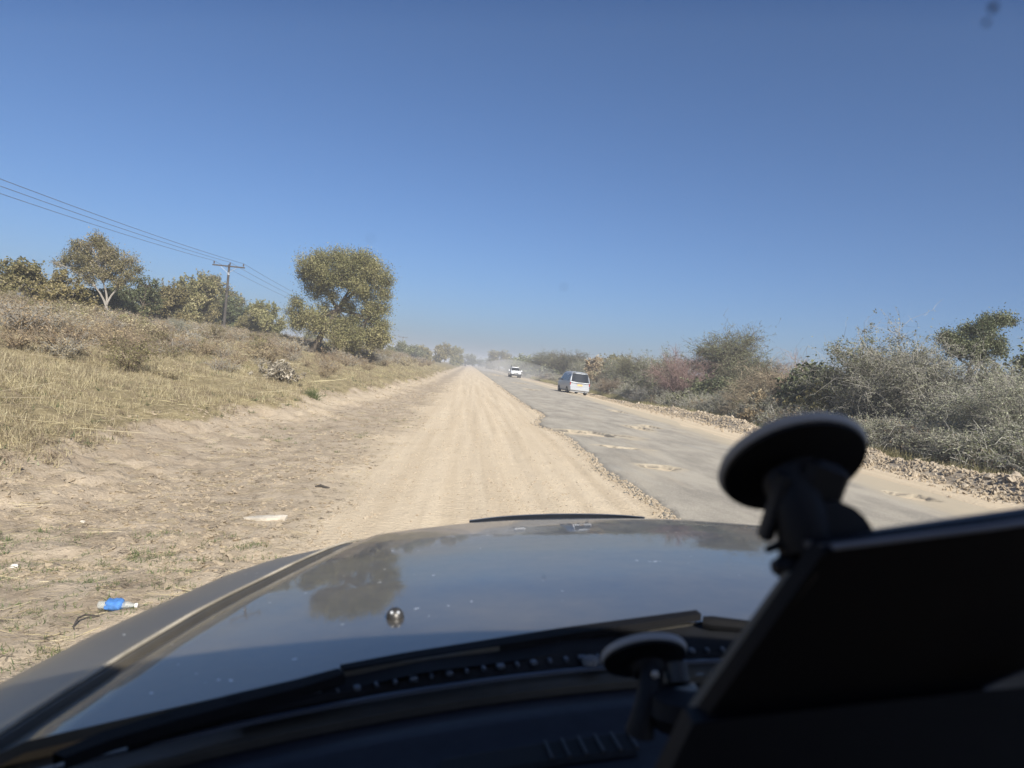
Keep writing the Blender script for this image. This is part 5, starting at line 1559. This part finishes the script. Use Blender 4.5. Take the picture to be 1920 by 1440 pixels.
# demister vent: recessed slot with ribs
vc = cpx(1010, 1386, 0.70); vx0, vx1 = cpx(825, 1405, 0.665).x, cpx(1195, 1368, 0.70).x
va = lambda x: ws_base(x) - 0.165
g = [[C(x, va(x) + dy, 0.3965 - dz) for dy, dz in ((0.022, 0.0), (0.016, 0.003), (-0.016, 0.003), (-0.022, 0.0))] for x in np.linspace(vx0, vx1, 15)]
vent = MB().grid(g).build('demister_vent', simple('vent_black', (0.004, 0.004, 0.005), 0.9), car)
for x in np.linspace(cpx(1030, 1380, 0.70).x, vx1, 6):
    MB().box(C(x, va(x), 0.3925), (0.003, 0.034, 0.004), Matrix.Rotation(0.12, 4, 'Z')).build('vent_rib', simple('rib_grey', (0.07, 0.075, 0.085), 0.5) if x == 0 else M_BLACK, vent)

# cabin that shades the dashboard: roof, pillars, rear wall, sills and floor
top = -0.18
g = [[C(x, y, d) for y, d in ((ws(x, -0.18), -0.182), (ws(x, top) - 0.06, -0.215), (-0.4, -0.25), (-1.2, -0.24), (-1.9, -0.15), (-2.2, 0.1))] for x in np.linspace(XC - 0.92, XC + 0.92, 13)]
MB().grid(g, (0, 0, -0.02)).build('roof', M_DARK, car, True)
for s_ in (-1, 1):
    x0 = XC + s_ * 0.97
    MB().tube([C(x0, ws(x0, 0.40) + 0.02, 0.42), C(x0, ws(x0, 0.1), 0.1), C(XC + s_ * 0.84, ws(x0, top) - 0.02, top)], [0.035, 0.032, 0.03], 8).build('pillar', M_DARK, car, True)
    MB().tube([C(XC + s_ * 0.92, -0.45, 0.45), C(XC + s_ * 0.86, -0.5, -0.17)], 0.045, 8).build('pillar', M_DARK, car, True)
    MB().tube([C(XC + s_ * 0.92, -1.6, 0.45), C(XC + s_ * 0.86, -1.9, -0.12)], 0.06, 8).build('pillar', M_DARK, car, True)
    MB().box(C(XC + s_ * 0.95, -0.9, 0.80), (0.08, 2.5, 0.75), None, 0.03).build('door', M_FENDER, car)
    for yw in (1.72, -1.2):
        M = Matrix.Translation(C(XC + s_ * 0.80, yw, LIFT - 0.36)) @ Matrix.Rotation(math.pi / 2 * s_, 4, 'Y')
        wh = MB().lathe([(0.22, -0.11), (0.335, -0.11), (0.36, -0.08), (0.36, 0.08), (0.335, 0.11), (0.22, 0.11)], 24, M).build('wheel', M_TYRE, car, True)
        MB().lathe([(0.21, -0.05), (0.23, 0.09), (0.18, 0.08), (0.05, 0.10), (0.01, 0.10)], 20, M).build('rim', M_RIM, wh, True)
MB().box(C(XC, -2.15, 0.70), (1.8, 0.08, 1.0), None, 0.03).build('rear_panel', M_DARK, car)
MB().box(C(XC, -0.6, 1.15), (1.5, 3.0, 0.06)).build('floor_pan', M_DARK, car)


# ------------------------------------------------------------------ suction mounts and the dark panel
M_MOUNT = simple('mount_plastic', (0.008, 0.008, 0.010), 0.6, vary=0.2, scale=20, spec=0.25)
M_CUP = simple('suction_rubber', (0.34, 0.345, 0.35), 0.5, vary=0.1, spec=0.3)
MATRIX_CAR = car.matrix_world.copy()


def in_car(name, label, cat, group=None):
    t = thing(name, (0, 0, 0), label, cat, group); t.matrix_world = MATRIX_CAR.copy(); return t


def on_glass(px, py):
    lo, hi = 0.05, 1.2
    for _ in range(40):
        mm = 0.5 * (lo + hi); p = cpx(px, py, mm)
        if p.y < ws(p.x, LIFT - p.z): lo = mm
        else: hi = mm
    return cpx(px, py, lo)


def cup(t, centre, n_dir, r):
    z = Vector(n_dir).normalized(); x = Vector((1, 0, 0)); x = (x - z * x.dot(z)).normalized(); y = z.cross(x)
    M = Matrix((x, y, z)).transposed().to_4x4(); M.translation = centre
    c = MB().lathe([(r * 0.1, 0.0), (r * 0.98, 0.0), (r, 0.002), (r * 0.97, 0.006), (r * 0.90, 0.0075)], 40, M).build('suction_cup', M_CUP, t, True)
    MB().lathe([(r * 0.95, 0.0062), (r * 0.935, 0.0085), (r * 0.60, 0.0115), (r * 0.40, 0.013), (r * 0.37, 0.020), (r * 0.33, 0.0215), (0.002, 0.0215)], 40, M).build('cup_shell', M_MOUNT, t, True)
    MB().box((0, 0, 0), (r * 0.30, r * 0.16, 0.003), M @ Matrix.Translation((r * 0.42, -r * 0.98, 0.003))).build('release_tab', M_CUP, t)
    return M


m1 = in_car('suction_mount', 'large blurred suction cup mount stuck high on the windscreen, holding the black panel', 'phone mount', 'suction mounts')
c1 = on_glass(1468, 859)
nrm = Vector((0.04, -0.72, -0.69))   # towards the cabin
M1 = cup(m1, c1 - Vector((0, 0.012, 0)), nrm, 0.0515)
d1 = c1.y
MB().tube([cpx(1478, 900, d1 - 0.035), cpx(1500, 960, d1 - 0.055), cpx(1515, 1030, d1 - 0.06)], [0.017, 0.016, 0.018], 12).build('arm', M_MOUNT, m1, True)
MB().box(cpx(1530, 935, d1 - 0.05), (0.030, 0.016, 0.05), Matrix.Rotation(0.35, 4, 'Y'), 0.005).build('lever', M_MOUNT, m1)
MB().box(cpx(1452, 950, d1 - 0.05), (0.007, 0.014, 0.045), Matrix.Rotation(0.30, 4, 'Y'), 0.002).build('side_bracket', M_MOUNT, m1)
MB().lathe([(0.004, -0.014), (0.022, -0.011), (0.0265, 0), (0.022, 0.011), (0.004, 0.014)], 20, Matrix.Translation(cpx(1560, 1012, d1 - 0.06)) @ Matrix.Rotation(1.2, 4, 'X')).build('swivel_knob', M_MOUNT, m1, True)
MB().box(cpx(1490, 1060, d1 - 0.06), (0.028, 0.02, 0.018), Matrix.Rotation(-0.15, 4, 'Y'), 0.006).build('clamp', M_MOUNT, m1)
MB().tube([cpx(1470, 1018, d1 - 0.06), cpx(1436, 1032, d1 - 0.06)], [0.0035, 0.0022], 8).build('screw', M_MOUNT, m1)

m2 = in_car('suction_mount', 'smaller suction cup mount low on the windscreen above the demister vent', 'phone mount', 'suction mounts')
c2 = cpx(1206, 1222, 0.655)
M2 = cup(m2, c2, nrm, 0.041)
d2 = c2.y
MB().tube([cpx(1222, 1262, d2 - 0.03), cpx(1216, 1300, d2 - 0.05), cpx(1205, 1345, d2 - 0.06), cpx(1200, 1375, d2 - 0.06)], [0.011, 0.010, 0.010, 0.013], 10).build('arm', M_MOUNT, m2, True)
MB().tube([cpx(1268, 1245, d2 - 0.035), cpx(1274, 1282, d2 - 0.045)], [0.010, 0.0095], 12).build('lever', simple('grey_lever', (0.02, 0.023, 0.027), 0.5), m2, True)
MB().tube([cpx(1275, 1286, d2 - 0.045), cpx(1278, 1298, d2 - 0.047)], [0.013, 0.0145], 12).build('lever_tip', simple('grey_tip', (0.12, 0.14, 0.15), 0.45), m2, True)
MB().lathe([(0.004, -0.016), (0.022, -0.013), (0.027, 0), (0.022, 0.013), (0.004, 0.016)], 18, Matrix.Translation(cpx(1270, 1330, d2 - 0.06))).build('swivel_knob', M_MOUNT, m2, True)
MB().lathe([(0.001, 0), (0.0035, 0.0005), (0.003, 0.0025), (0.001, 0.003)], 10, Matrix.Translation(cpx(1228, 1264, d2 - 0.045)) @ Matrix.Rotation(math.pi / 2, 4, 'X')).build('rivet', M_BAND, m2)

panel = in_car('flat_panel', 'big black flat panel leaning on the dashboard at the lower right', 'panel')
TL, TR, BL, BR = cpx(1545, 1034, 0.40), cpx(2150, 950, 0.42), cpx(1322, 1350, 0.44), cpx(2100, 1262, 0.46)
back = Vector((-0.004, 0.030, 0.012))
def quadgrid(a, b_, c, d, n=5, m=5):
    return [[a.lerp(b_, i / (n - 1)).lerp(c.lerp(d, i / (n - 1)), j / (m - 1)) for j in range(m)] for i in range(n)]
M_SCREEN = NT('black_screen'); M_SCREEN.set(color=(0.004, 0.0042, 0.0065), rough=0.55, spec=0.12); M_SCREEN = M_SCREEN.m
M_EDGE = simple('panel_edge', (0.055, 0.06, 0.075), 0.45)
M_EDGE2 = simple('panel_side', (0.14, 0.13, 0.11), 0.8, spec=0.15)
MB().grid(quadgrid(TL, TR, BL, BR), back * 0.35).build('front_face', M_SCREEN, panel)
T2, T2r = cpx(1500, 1012, 0.425), cpx(2150, 918, 0.445)
MB().grid(quadgrid(TL + Vector((0, 0.004, 0.003)), TR + Vector((0, 0.004, 0.003)), T2, T2r), (0, 0, -0.004)).build('top_edge', M_EDGE, panel)
MB().tube([cpx(1560, 1026, 0.402), cpx(1850, 990, 0.41), cpx(2150, 948, 0.42)], 0.0022, 6).build('edge_trim', simple('trim_grey', (0.16, 0.17, 0.20), 0.4), panel)
S1, S2 = cpx(1478, 1078, 0.42), cpx(1296, 1330, 0.455)
MB().grid(quadgrid(S1, cpx(1535, 1075, 0.405), S2, cpx(1318, 1352, 0.442)), (0.0, 0.006, 0)).build('side_edge', M_EDGE2, panel)
MB().grid(quadgrid(cpx(1300, 1356, 0.43), cpx(2100, 1266, 0.45), cpx(1240, 1480, 0.42), cpx(2100, 1480, 0.42)), (0, 0.02, 0)).build('base_block', M_SCREEN, panel)
MB().grid(quadgrid(cpx(1845, 1291, 0.425), cpx(1990, 1230, 0.425), cpx(1846, 1295, 0.424), cpx(1990, 1282, 0.424)), (0, 0.002, 0)).build('corner_tab', M_EDGE, panel)


# ------------------------------------------------------------------ dust hanging behind the truck
td = bpy.data.materials.new('road_dust'); td.use_nodes = True
for nd in list(td.node_tree.nodes):
    if nd.type == 'BSDF_PRINCIPLED': td.node_tree.nodes.remove(nd)
dv = td.node_tree.nodes.new('ShaderNodeVolumePrincipled'); dv.inputs['Density'].default_value = 0.010; dv.inputs['Color'].default_value = (0.93, 0.88, 0.80, 1)
td.node_tree.links.new(dv.outputs[0], td.node_tree.nodes['Material Output'].inputs['Volume'])
du = MB(); lat, lon = 10, 18; vs = []
for i in range(lat + 1):
    for j in range(lon):
        a, b_ = math.pi * i / lat, 2 * math.pi * j / lon
        k_ = 1 + 0.25 * math.sin(3 * b_ + i) * math.sin(a)
        vs.append((9.5 + 6.5 * math.sin(a) * math.cos(b_) * k_, 170 + 62 * math.sin(a) * math.sin(b_) * k_, 1.2 + 2.4 * math.cos(a)))
du.add(vs, [((i + 1) * lon + j, (i + 1) * lon + (j + 1) % lon, i * lon + (j + 1) % lon, i * lon + j) for i in range(lat) for j in range(lon)])
du.build('dust', td, None, True, kind='stuff', label='pale dust hanging over the right shoulder beyond the white truck')


# ------------------------------------------------------------------ haze: warm dusty winter air
hz = MB().box((200, 900, 5.5), (3600, 2600, 15.0))
th = bpy.data.materials.new('dusty_air'); th.use_nodes = True
for nd in list(th.node_tree.nodes):
    if nd.type == 'BSDF_PRINCIPLED': th.node_tree.nodes.remove(nd)
pv = th.node_tree.nodes.new('ShaderNodeVolumePrincipled'); pv.inputs['Density'].default_value = 0.0015; pv.inputs['Color'].default_value = (0.90, 0.90, 0.92, 1); pv.inputs['Anisotropy'].default_value = 0.0
th.node_tree.links.new(pv.outputs[0], th.node_tree.nodes['Material Output'].inputs['Volume'])
hz.build('haze', th, None, kind='stuff', label='thin dusty haze over the whole road')
